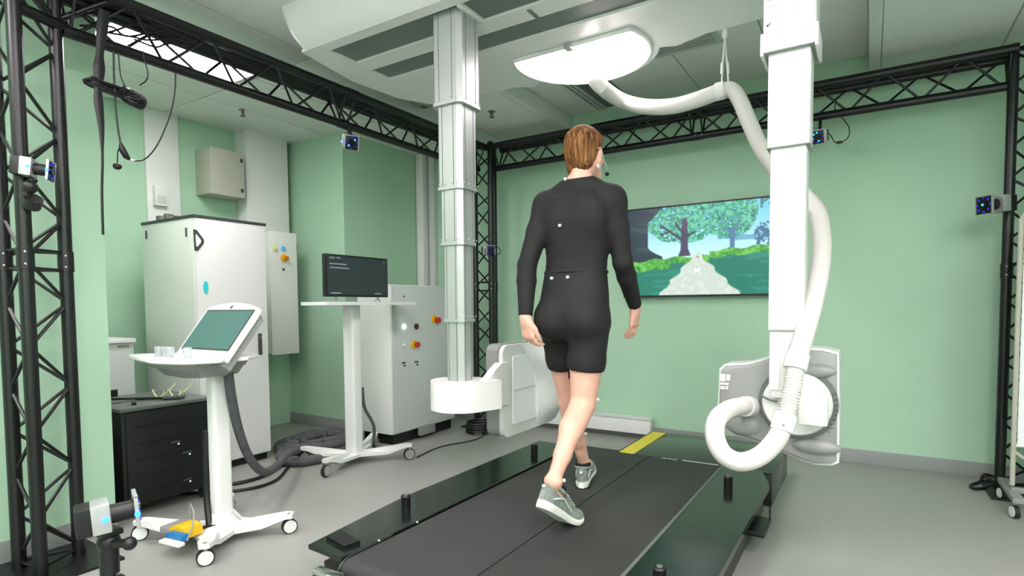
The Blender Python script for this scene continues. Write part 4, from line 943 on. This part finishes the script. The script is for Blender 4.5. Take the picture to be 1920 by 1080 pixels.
hang('long thin black cable looping from the dangling plug back up to the truss', [(329, 138), (328, 170), (322, 205), (310, 240), (293, 275), (272, 298), (250, 302)], .0035)
hang('short black cable curving beside the coil', [(262, 160), (275, 150), (277, 135), (270, 110), (268, 95)], .003)
hang('very short thin black cable dropping into the coil', [(222, 100), (226, 140), (235, 165)], .003)
pg = thing('dangling_plug', 'black plug socket joint dangling on cables below the left truss', 'plug', hx(233, 285))
MB().tube([hx(226, 268), hx(229, 280), hx(237, 294), hx(243, 299)], [.006, .015, .014, .007], 10).build('plug', M['blackp'], pg)
MB().tube([hx(243, 299), hx(252, 301)], .005, 8).build('plug_neck', M['whitep'], pg)
MB().tube(spline([hx(227, 272), hx(221, 285), hx(220, 305)], 4), .003, 6).build('lead', M['blackp'], pg)
MB().sphere(hx(220, 312), .019, 10, (1, 1, .8)).build('round_cap', M['blackp'], pg)
random.seed(5)
for k in range(6):
    pts = [(-3.16+.024*k+.012*random.uniform(-1, 1), 1.12+.24*i, 2.575+.012*random.uniform(-1, 1)+.006*(k % 2)) for i in range(14)]
    cable('truss_cable', ['first', 'second', 'third', 'fourth', 'fifth', 'sixth'][k]+' black cable from the wall side, laid along the top of the left truss', pts, .013, 'blackp', 8, 4)['group'] = 'cables in the left truss'
for k in range(4):
    yk = 1.22+.10*k
    cable('loose_cable', ['first', 'second', 'third', 'fourth'][k]+' loose black cable tangled at the near end of the left truss', [(-3.10+.03*k, yk-.1, 2.44), (-3.08, yk+.03, 2.50-.01*k), (-3.12, yk+.12, 2.47+.02*k), (-3.08, yk+.25, 2.56)], .005, 'blackp')['group'] = 'loose cables in the left truss'

# ------------------------------------------------------------------ fabric screen at the right edge
fs_ = thing('folding_screen', 'white fabric privacy screen on a grey wheeled frame at the right edge', 'privacy screen', (1.0, 4.15, 0))
ys = 4.10
MB().tube([(.685, ys, .14), (.685, ys, 1.60)], .012, 10).tube([(.685, ys, 1.60), (.72, ys, 1.66), (1.5, ys, 1.66)], .012, 10).build('frame', M['beige'], fs_)
K = 26; vs = []
for i in range(K+1):
    x = .70+.8*i/K; y = ys+.006*math.sin(i*2.1)
    vs += [(x, y-.002, .36-.0*i), (x, y-.002, 1.56)]
n = len(vs); vs += [(a, b+.004, c_) for a, b, c_ in vs]
fs = [(2*i, 2*i+2, 2*i+3, 2*i+1) for i in range(K)]+[(n+2*i, n+2*i+1, n+2*i+3, n+2*i+2) for i in range(K)]
MB().add(vs, fs).build('fabric', M['cloth'], fs_)
MB().tube([(.69, ys, 1.565), (1.5, ys, 1.565)], .007, 8).build('top_rod', M['grey'], fs_)
MB().tube([(.69, ys, .36), (1.5, ys, .36)], .007, 8).build('lower_rod', M['cabw'], fs_)
MB().tube([(.685, ys, .33), (.95, ys, .12)], .009, 8).build('diagonal_strut', M['beige'], fs_)
MB().box((.66, 3.92, .085), (.71, 4.36, .115), .006).build('foot_bar', M['grey'], fs_)
MB().box((.68, ys-.015, .10), (1.5, ys+.015, .13), .004).build('bottom_rail', M['grey'], fs_)
for (x, y) in ((.675, 3.95), (.675, 4.30)): castor(fs_, (x, y), 'whitep', .034, 15, fork=False)
#PERSON#
# ------------------------------------------------------------------ person
class Field:
    """signed distance grid; primitives are blended in with a smooth minimum, then meshed by surface nets"""
    def __init__(s, lo, hi, h):
        s.lo = np.array(lo, float); s.h = h; s.n = np.ceil((np.array(hi)-s.lo)/h).astype(int)+1
        s.F = np.full(s.n, 1.0, np.float32)
    def sub(s, lo, hi, pad):
        a = np.clip(np.floor((np.array(lo)-pad-s.lo)/s.h).astype(int), 0, s.n-1)
        b = np.clip(np.ceil((np.array(hi)+pad-s.lo)/s.h).astype(int)+1, 1, s.n)
        sl = tuple(slice(p, q) for p, q in zip(a, b))
        ax = [s.lo[i]+s.h*np.arange(a[i], b[i], dtype=np.float32) for i in range(3)]
        return sl, np.meshgrid(*ax, indexing='ij')
    def blend(s, sl, d, k):
        f = s.F[sl]
        if k <= 0: s.F[sl] = np.minimum(f, d); return
        h = np.clip(.5+.5*(f-d)/k, 0, 1); s.F[sl] = f*(1-h)+d*h-k*h*(1-h)
    def cone(s, a, b, ra, rb, k=.02, flat=None):
        a, b = np.array(a, float), np.array(b, float)
        sl, (X, Y, Z) = s.sub(np.minimum(a, b), np.maximum(a, b), max(ra, rb)+k+2*s.h)
        ab = b-a; L2 = ab@ab+1e-9
        t = np.clip(((X-a[0])*ab[0]+(Y-a[1])*ab[1]+(Z-a[2])*ab[2])/L2, 0, 1)
        dx, dy, dz = X-a[0]-t*ab[0], Y-a[1]-t*ab[1], Z-a[2]-t*ab[2]
        if flat is not None:
            n, q = flat; n = np.array(n, float); n /= np.linalg.norm(n); m = dx*n[0]+dy*n[1]+dz*n[2]
            dx, dy, dz = dx+n[0]*m*(q-1), dy+n[1]*m*(q-1), dz+n[2]*m*(q-1)
        s.blend(sl, np.sqrt(dx*dx+dy*dy+dz*dz)-(ra+(rb-ra)*t), k)
    def ell(s, c, r, k=.02, R=None):
        c, r = np.array(c, float), np.array(r, float); m = r.max()
        sl, (X, Y, Z) = s.sub(c-m, c+m, k+2*s.h)
        dx, dy, dz = X-c[0], Y-c[1], Z-c[2]
        if R is not None:
            dx, dy, dz = [R[i][0]*dx+R[i][1]*dy+R[i][2]*dz for i in range(3)]
        q = np.sqrt((dx/r[0])**2+(dy/r[1])**2+(dz/r[2])**2)+1e-6
        g = np.sqrt((dx/r[0]**2)**2+(dy/r[1]**2)**2+(dz/r[2]**2)**2)+1e-6
        s.blend(sl, q*(q-1)/g, k)
    def loft(s, levels, k=.02, inf=0.0, p=2.3):
        L = np.array(levels, float); L = L[np.argsort(L[:, 0])]
        z0, z1 = L[0, 0], L[-1, 0]; mx = L[:, 3].max()
        sl, (X, Y, Z) = s.sub((L[:, 1].min()-mx, L[:, 2].min()-mx, z0), (L[:, 1].max()+mx, L[:, 2].max()+mx, z1), k+2*s.h+.03)
        zz = Z[0, 0, :]; cx, cy, a, b = [np.interp(zz, L[:, 0], L[:, i]) for i in (1, 2, 3, 4)]
        a = a+inf; b = b+inf
        q = (np.abs((X-cx)/a)**p+np.abs((Y-cy)/b)**p)**(1/p)
        d = (q-1)*np.minimum(a, b); dz = np.maximum(z0-Z, Z-z1)
        s.blend(sl, np.where(dz > 0, np.sqrt(np.maximum(d, 0)**2+dz**2), np.maximum(d, dz)), k)
    def cutz(s, z, keep_above):
        zz = s.lo[2]+s.h*np.arange(s.n[2]); d = (z-zz) if keep_above else (zz-z)
        s.F = np.maximum(s.F, d[None, None, :].astype(np.float32))
    def plane_cut(s, p, n, c=None, rad=None, side=None):
        X, Y, Z = np.meshgrid(*[s.lo[i]+s.h*np.arange(s.n[i], dtype=np.float32) for i in range(3)], indexing='ij')
        d = (X-p[0])*n[0]+(Y-p[1])*n[1]+(Z-p[2])*n[2]
        if rad is not None:
            far = np.sqrt((X-c[0])**2+(Y-c[1])**2+(Z-c[2])**2) > rad
            d = np.where(far, -1, d)
        if side is not None: d = np.where((X+1.155)*side > 0, d, -1)
        s.F = np.maximum(s.F, d)
    def mesh(s, name, mt, smooth=2):
        F = s.F.copy(); F[0], F[-1], F[:, 0], F[:, -1], F[:, :, 0], F[:, :, -1] = [1.0]*6
        ins = F < 0; c = [slice(None, -1), slice(1, None)]
        cnt = sum(ins[c[i], c[j], c[k]].astype(np.int8) for i in (0, 1) for j in (0, 1) for k in (0, 1))
        act = (cnt > 0) & (cnt < 8); I = np.argwhere(act); idx = -np.ones(act.shape, np.int64); idx[act] = np.arange(len(I))
        P = np.zeros((len(I), 3)); W = np.zeros(len(I))
        cor = [np.array(q) for q in ((0, 0, 0), (1, 0, 0), (0, 1, 0), (1, 1, 0), (0, 0, 1), (1, 0, 1), (0, 1, 1), (1, 1, 1))]
        val = [F[tuple((I+q).T)] for q in cor]
        for a in range(8):
            for ax in range(3):
                if cor[a][ax] == 0:
                    b = a+(1, 2, 4)[ax]; fa, fb = val[a], val[b]; m = (fa < 0) != (fb < 0)
                    t = np.where(m, fa/(np.where(m, fa-fb, 1)), 0)
                    pt = cor[a][None, :]+t[:, None]*np.eye(3)[ax][None, :]
                    P += np.where(m[:, None], pt, 0); W += m
        V = s.lo+(I+P/W[:, None])*s.h
        fs = []
        for ax in range(3):
            sl0 = [slice(None)]*3; sl1 = [slice(None)]*3; sl0[ax] = slice(None, -1); sl1[ax] = slice(1, None)
            a, b = ins[tuple(sl0)], ins[tuple(sl1)]; E = np.argwhere(a != b)
            u, v = [(1, 2), (2, 0), (0, 1)][ax]
            E = E[(E[:, u] > 0) & (E[:, v] > 0)]; flip = a[tuple(E.T)]
            eu, ev = np.eye(3, dtype=int)[u], np.eye(3, dtype=int)[v]
            q = np.stack([idx[tuple((E-eu-ev).T)], idx[tuple((E-ev).T)], idx[tuple(E.T)], idx[tuple((E-eu).T)]], 1)
            q[~flip] = q[~flip][:, ::-1]; fs.append(q)
        fq = np.concatenate(fs); fq = fq[(fq >= 0).all(1)]
        # light laplacian smoothing
        e = np.concatenate([fq[:, [0, 1]], fq[:, [1, 2]], fq[:, [2, 3]], fq[:, [3, 0]]])
        for _ in range(smooth):
            A = np.zeros_like(V); n = np.zeros(len(V))
            for i, j in ((0, 1), (1, 0)): np.add.at(A, e[:, i], V[e[:, j]]); np.add.at(n, e[:, i], 1)
            V = V*.5+(A/np.maximum(n, 1)[:, None])*.5
        me = bpy.data.meshes.new(name); me.vertices.add(len(V)); me.vertices.foreach_set('co', V.ravel())
        me.loops.add(len(fq)*4); me.loops.foreach_set('vertex_index', fq.ravel())
        me.polygons.add(len(fq)); me.polygons.foreach_set('loop_start', np.arange(len(fq))*4)
        me.polygons.foreach_set('loop_total', np.full(len(fq), 4)); me.update(calc_edges=True); me.validate()
        me.materials.append(mt); me.polygons.foreach_set('use_smooth', [True]*len(me.polygons)); return me

J = dict(Rhip=(-1.065, 2.36, 1.09), Rkn=(-1.100, 2.36, .70), Ran=(-1.095, 2.06, .425),
         Lhip=(-1.235, 2.38, 1.09), Lkn=(-1.250, 2.52, .71), Lan=(-1.258, 2.715, .315),
         Lsh=(-1.300, 2.385, 1.622), Lel=(-1.338, 2.27, 1.335), Lwr=(-1.318, 2.22, 1.10),
         Rsh=(-.982, 2.425, 1.622), Rel=(-.945, 2.45, 1.34), Rwr=(-.955, 2.64, 1.145))
def V3(n): return np.array(J[n], float)
def mixp(a, b, t): return V3(a)*(1-t)+V3(b)*t
TORSO = [(1.0, -1.15, 2.375, .10, .075), (1.05, -1.15, 2.37, .142, .102), (1.12, -1.15, 2.368, .154, .112), (1.20, -1.15, 2.378, .148, .104),
         (1.29, -1.15, 2.388, .137, .092), (1.36, -1.147, 2.395, .136, .092), (1.45, -1.143, 2.402, .150, .104), (1.53, -1.140, 2.405, .162, .110),
         (1.60, -1.140, 2.405, .160, .098), (1.645, -1.140, 2.405, .128, .080), (1.675, -1.140, 2.408, .085, .062), (1.70, -1.14, 2.41, .058, .056)]
def torso(F, inf=0, hips=True):
    lv = TORSO if hips else TORSO
    F.loft(lv, .02, inf)
    for sx in (-1, 1):   # trapezius, shoulder blades
        F.cone((-1.14+sx*.045, 2.40, 1.70), (-1.14+sx*.145, 2.40, 1.635), .036+inf, .040+inf, .03)
        F.ell((-1.14+sx*.075, 2.335, 1.545), (.062+inf, .035+inf, .085+inf), .04)
def arm(F, s, inf=0, upto=1.0):
    sh, el, wr = V3(s+'sh'), V3(s+'el'), V3(s+'wr')
    F.ell(sh+np.array([0, 0, -.012]), (.052+inf, .055+inf, .062+inf), .04)
    m = sh*.55+el*.45
    F.cone(sh, m, .049+inf, .046+inf, .03); F.cone(m, el, .046+inf, .037+inf, .012)
    f = el*.7+wr*.3
    F.cone(el, f, .038+inf, .0385+inf, .012); F.cone(f, wr, .0385+inf, .026+inf, .01)
def leg(F, s, inf=0):
    hp, kn, an = V3(s+'hip'), V3(s+'kn'), V3(s+'an')
    m = hp*.5+kn*.5
    F.cone(hp+np.array([0, 0, -.02]), m, .083+inf, .076+inf, .03); F.cone(m, kn, .076+inf, .056+inf, .02)
    d = an-kn; L = np.linalg.norm(d); d /= L; back = np.array([0, -1, 0])-d*(-d[1]); back /= np.linalg.norm(back)
    F.cone(kn, kn+d*.10+back*.004, .053+inf, .050+inf, .02)
    F.cone(kn+d*.05+back*.012, kn+d*.15+back*.020, .046+inf, .051+inf, .03)
    F.cone(kn+d*.15+back*.018, kn+d*.28+back*.006, .050+inf, .036+inf, .02)
    F.cone(kn+d*.28+back*.006, an, .036+inf, .028+inf, .02)
    if inf == 0:
        F.cone(an-d*.10+back*.028, an+back*.014, .011, .012, .02)      # heel tendon
        F.ell(an+np.array([.026, 0, 0]), (.012, .012, .015), .02); F.ell(an-np.array([.026, 0, 0]), (.014, .014, .016), .02)
def buttocks(F, inf=0):
    for s, sx in (('L', -1), ('R', 1)):
        c = np.array([-1.15+sx*.075, 2.305, 1.085]); F.ell(c, (.078+inf, .066+inf, .080+inf), .04)
def hand(F, s, d, n, sd, curl):
    """d down the hand, n towards the palm, sd towards the thumb"""
    d, n, sd = [np.array(v, float)/np.linalg.norm(v) for v in (d, n, sd)]
    w = V3(s+'wr'); F.cone(w-d*.01, w+d*.025, .026, .024, .012)
    ln = (.080, .088, .082, .068)
    for i in range(4):
        o = (1.5-i)*.0205
        k0 = w+d*.02+sd*o*.6; k1 = w+d*(.095-abs(i-1.2)*.004)+sd*o+n*.004
        F.cone(k0, k1, .014, .0115, .014)
        p = k1; a = curl[i]; seg = (ln[i]*.45, ln[i]*.30, ln[i]*.25); r = .0095 if i < 3 else .0085
        for j in range(3):
            a2 = a*(j+1)*.85
            v = d*math.cos(a2)+n*math.sin(a2); q = p+v*seg[j]
            F.cone(p, q, r-.0006*j, r-.0006*(j+1), .003); p = q
    # thumb
    p = w+d*.022+sd*.022; q = w+d*.055+sd*.044+n*.012; F.cone(p, q, .015, .0125, .012)
    r = q+(d*.9+n*.3+sd*.15)*.032; F.cone(q, r, .0112, .0100, .004); t = r+(d*.95+n*.4-sd*.1)*.025; F.cone(r, t, .0098, .0082, .003)
HC = np.array([-1.132, 2.45, 1.855])
def head(F):
    F.ell(HC+[0, -.010, .015], (.076, .094, .090), .02)            # skull
    F.ell(HC+[0, .030, -.035], (.062, .062, .080), .03)            # face
    F.cone(HC+[-.028, .058, -.098], HC+[.028, .058, -.098], .022, .022, .03)     # jaw
    F.cone(HC+[0, .075, -.105], HC+[0, .072, -.100], .016, .016, .02)
    for sx in (-1, 1):
        F.cone(HC+[sx*.055, .0, -.06], HC+[sx*.035, .055, -.095], .020, .018, .03)
        F.ell(HC+[sx*.030, .088, -.012], (.014, .008, .010), .008)  # eyelid
        F.ell(HC+[sx*.045, .070, -.038], (.020, .016, .016), .02)  # cheek
    F.cone(HC+[0, .092, -.008], HC+[0, .110, -.042], .008, .012, .012); F.ell(HC+[0, .104, -.046], (.015, .010, .008), .008)
    F.cone(HC+[-.022, .088, .008], HC+[.022, .088, .008], .009, .009, .012)
    F.ell(HC+[0, .092, -.070], (.024, .009, .006), .006); F.ell(HC+[0, .090, -.079], (.020, .009, .006), .006)
    # neck
    F.cone((-1.140, 2.405, 1.68), HC+[0, -.020, -.05], .052, .049, .025)
    for sx in (-1, 1):
        F.ell(HC+[sx*.077, .0, -.022], (.009, .018, .030), .006, )
        F.ell(HC+[sx*.081, -.004, -.010], (.008, .016, .016), .004); F.ell(HC+[sx*.079, .002, -.045], (.006, .009, .010), .004)
pt = thing('person', 'person seen from behind walking on the treadmill in a black long sleeved suit', 'person', (-1.15, 2.4, .2))
F = Field((-1.50, 1.90, .24), (-.80, 2.86, 2.0), .0055)
torso(F); buttocks(F)
for s in 'LR': leg(F, s); arm(F, s)
head(F)
hand(F, 'L', (.06, .10, -1), (.35, .85, .1), (.85, -.35, 0), (.62, .72, .80, .85))
hand(F, 'R', (-.10, .28, -1), (-.85, -.15, .1), (.15, .9, .2), (.20, .28, .34, .40))
# feet inside the shoes
F.cone(V3('Lan'), (-1.27, 2.76, .27), .030, .026, .02); F.cone(V3('Ran'), (-1.093, 2.10, .355), .030, .026, .02)
body_me = F.mesh('body', M['skin']); link('body', body_me, pt)
# shirt
F = Field((-1.46, 2.10, 1.08), (-.84, 2.78, 1.76), .006)
torso(F, .008)
for s in 'LR': arm(F, s, .006)
F.cone((-1.140, 2.400, 1.66), (-1.139, 2.414, 1.745), .062, .059, .02)
F.cutz(1.285, True)   # hem only for the trunk; the arms are added again below it
G = Field((-1.46, 2.10, 1.08), (-.84, 2.78, 1.76), .006)
for s in 'LR': arm(G, s, .006)
for s in 'LR':
    el, wr = V3(s+'el'), V3(s+'wr'); d = wr-el; d /= np.linalg.norm(d); G.plane_cut(wr-d*.002, d, wr, .12)
F.F = np.minimum(F.F, G.F)
F.plane_cut((-1.139, 2.412, 1.736), (0, -.25, .96), (-1.139, 2.41, 1.73), .1)
sh_me = F.mesh('shirt', M['suit'], 1); shirt = link('shirt', sh_me, pt)
# shorts
F = Field((-1.38, 2.20, .80), (-.92, 2.62, 1.36), .006)
torso(F, .011); buttocks(F, .010)
for s in 'LR': leg(F, s, .008)
F.cutz(1.315, False)
for s in 'LR':
    hp, kn = V3(s+'hip'), V3(s+'kn'); d = kn-hp; d /= np.linalg.norm(d); c = hp+(kn-hp)*.60; F.plane_cut(c, d, c, .22, -1 if s == 'L' else 1)
shorts_me = F.mesh('shorts', M['suit2'], 1); shorts = link('shorts', shorts_me, pt)
MB().tube([Vector((-1.15+.150*math.cos(a), 2.392+.105*math.sin(a), 1.300)) for a in [2*math.pi*i/40 for i in range(41)]], .006, 6).build('waistband', M['suit'], shorts)
# hair
F = Field((-1.26, 2.30, 1.70), (-1.00, 2.60, 2.02), .0032)
F.ell(HC+[0, -.012, .026], (.085, .108, .095), .02)
F.ell(HC+[0, -.048, -.025], (.069, .060, .058), .02)
F.ell(HC+[.022, -.058, -.050], (.046, .040, .046), .02); F.ell(HC+[-.036, -.046, -.074], (.028, .030, .040), .02)
F.ell(HC+[0, .045, .062], (.070, .058, .042), .02)
X, Y, Z = np.meshgrid(*[F.lo[i]+F.h*np.arange(F.n[i]) for i in range(3)], indexing='ij')
ang = np.arctan2(Y-HC[1]+.01, X-HC[0]); 
lock = np.sin(ang*19+3*np.sin(Z*25))*.6+np.sin(ang*43+5*np.sin(Z*31+ang*2))*.4
F.F = F.F+(.0028*lock*np.clip((1.99-Z)/.06, .3, 1)).astype(np.float32)
# open the face: cut in front of the ears below the fringe
face = np.maximum(HC[1]+.028-Y, Z-(HC[2]+.050)); F.F = np.maximum(F.F, -face.astype(np.float32))
ears = np.sqrt(((Y-HC[1]-.002)/.020)**2+((Z-HC[2]+.040)/.032)**2)-1; ears = np.where(np.abs(X-HC[0]) > .06, ears*.02, 1)
F.F = np.maximum(F.F, -ears.astype(np.float32))
hair_me = F.mesh('hair', M['hair'], 1); link('hair', hair_me, pt)
# eyes, brows
for sx in (-1, 1):
    c = HC+np.array([sx*.030, .0925, -.012])
    MB().sphere(c, .0085, 8).build('eye', M['whitep'], pt)
    MB().sphere(c+np.array([0, .0065, 0]), .0038, 6).build('iris', M['ink'], bpy.data.objects[sorted(o.name for o in bpy.data.objects if o.name.startswith('eye') and o.parent == pt)[-1]])
    MB().tube([c+np.array([-.016, .004, .019]), c+np.array([0, .007, .023]), c+np.array([.016, .004, .018])], .003, 6).build('eyebrow', M['hair'], pt)
MB().tube([HC+np.array([-.020, .098, -.0745]), HC+np.array([0, .101, -.0745]), HC+np.array([.020, .098, -.0745])], .002, 6).build('mouth', M['dred'], pt)
# headset microphone
hs = MB().tube(spline([Vector(HC)+Vector(p) for p in ((.083, -.035, .0), (.088, -.01, .005), (.086, .02, -.035), (.084, .065, -.072), (.072, .088, -.085))], 6), .0022, 6).build('headset', M['cabg'], pt)
MB().sphere(Vector(HC)+Vector((.073, .093, -.088)), .010, 8, (1, 1.3, 1)).build('microphone_foam', M['blackp'], hs)
MB().box(Vector(HC)+Vector((.078, -.035, -.085)), Vector(HC)+Vector((.086, -.015, -.070)), .002).build('headset_clip', M['whitep'], hs)
# shoes
def shoe(an, heel, ball, toe, yaw, label):
    """heel, ball, toe: sole bottom centre points"""
    side = Vector((math.cos(math.radians(yaw)), -math.sin(math.radians(yaw)), 0))
    heel, ball, toe = Vector(heel), Vector(ball), Vector(toe)
    path = spline([heel, heel.lerp(ball, .5), ball, toe], 6); n = len(path)
    wid = np.interp(np.linspace(0, 1, n), [0, .08, .3, .5, .72, .88, .96, 1], [.012, .032, .034, .036, .047, .042, .030, .012])
    hgt = np.interp(np.linspace(0, 1, n), [0, .06, .25, .42, .6, .8, .95, 1], [.066, .082, .084, .086, .066, .048, .034, .020])
    sol = np.interp(np.linspace(0, 1, n), [0, .3, .6, 1], [.032, .028, .024, .022])
    def ring(i, kind):
        t = (path[min(i+1, n-1)]-path[max(i-1, 0)]).normalized(); up = side.cross(t).normalized()
        if up.z < 0: up = -up
        w = wid[i]; s0 = sol[i]; h = hgt[i]; c = path[i]; R = []
        if kind == 'sole':
            for (a, b) in ((-1, .0), (-1.06, .35), (-1.08, .7), (-1.0, 1.05), (1.0, 1.05), (1.08, .7), (1.06, .35), (1, 0)): R.append(c+side*(a*w*(.96 if b == 0 else 1))+up*(b*s0))
        else:
            for k in range(13):
                a = math.pi*k/12; R.append(c+side*(math.cos(a)*w*(1.0 if k not in (5, 6, 7) else 1))+up*(s0*.9+math.sin(a)**.75*h))
        return R
    def lf(kind, name, mt, parent):
        rs = [ring(i, kind) for i in range(n)]; m = len(rs[0]); vs = [p for r in rs for p in r]
        fs = [(i*m+j, i*m+(j+1) % m, (i+1)*m+(j+1) % m, (i+1)*m+j) for i in range(n-1) for j in range(m)]+[tuple(range(m)), tuple(range((n-1)*m, n*m))]
        return MB().add(vs, fs).build(name, mt, parent)
    s = lf('upper', 'shoe', M['shoe'], pt); lab(s, label)
    lab(lf('sole', 'sole', M['sole'], s), 'white cushioned sole')
    an = Vector(an); t = (ball-heel).normalized(); up = side.cross(t).normalized(); up = up if up.z > 0 else -up
    c = path[int(n*.22)]+up*.095
    vs = [c+side*(.038*math.cos(a))+t*(.055*math.sin(a)+.005)+up*(.010*math.sin(a+math.pi)) for a in [2*math.pi*k/24 for k in range(25)]]
    MB().tube(vs, .009, 8).build('collar', M['shoe'], s)
    vs = [c+up*.014+side*(.033*math.cos(a))+t*(.045*math.sin(a)) for a in [2*math.pi*k/20 for k in range(21)]]
    lab(MB().tube(vs, .010, 8, flat=1.6).build('sock', M['suit'], s), 'black sock edge')
    for k in range(5):
        q = path[int(n*(.40+.055*k))]; h = hgt[int(n*(.40+.055*k))]+sol[int(n*(.40+.055*k))]
        MB().tube([q+side*-.020+up*(h*.90), q+up*(h+.001), q+side*.020+up*(h*.90)], .0026, 6).build('lace', M['sole'], s)
    for sd_ in (-1, 1):
        q = path[int(n*.12)]; MB().tube([q+side*(sd_*.030)+up*.05, path[int(n*.30)]+side*(sd_*.036)+up*.072, path[int(n*.50)]+side*(sd_*.037)+up*.045], .005, 6).build('side_stripe', M['cabg'], s)
    MB().sphere(path[0]-t*.004+up*.085, .008, 8).build('marker', M['whitep'], s)
    return s
shoe(V3('Ran'), (-1.110, 1.960, .345), (-1.090, 2.185, .207), (-1.075, 2.265, .205), 4, 'grey running shoe with lifted heel pushing off')
shoe(V3('Lan'), (-1.245, 2.650, .206), (-1.300, 2.838, .222), (-1.325, 2.915, .252), -17, 'grey running shoe with the heel on the belt')
# reflective motion markers on the suit and legs
def on_mesh(me, px, py):
    bv = BVHTree.FromPolygons([v.co.copy() for v in me.vertices], [tuple(p.vertices) for p in me.polygons])
    return bv.ray_cast(CAM, ray(px, py).normalized())
for me, pts in ((sh_me, ((1062, 339), (1051, 423), (1131, 372))), (shorts_me, ((1037, 523), (1066, 521)))):
    for px, py in pts[:2]:
        hit = on_mesh(me, px, py)
        if hit[0] is None: continue
        q, nn = hit[0], hit[1]
        b = MB().cyl(q-nn*.002, q+nn*.003, .010, 12).build('marker_base', M['ink'], pt)
        MB().sphere(q+nn*.011, .0075, 8).build('marker', M['whitep'], b)
for c in ((-1.03, 2.40, .72), (-1.19, 2.63, .50), (-1.045, 2.08, .43)):
    bv = BVHTree.FromPolygons([v.co.copy() for v in body_me.vertices], [tuple(f.vertices) for f in body_me.polygons])
    q, nn, _, _ = bv.find_nearest(Vector(c)); MB().sphere(q+nn*.006, .008, 8).build('marker', M['whitep'], pt)
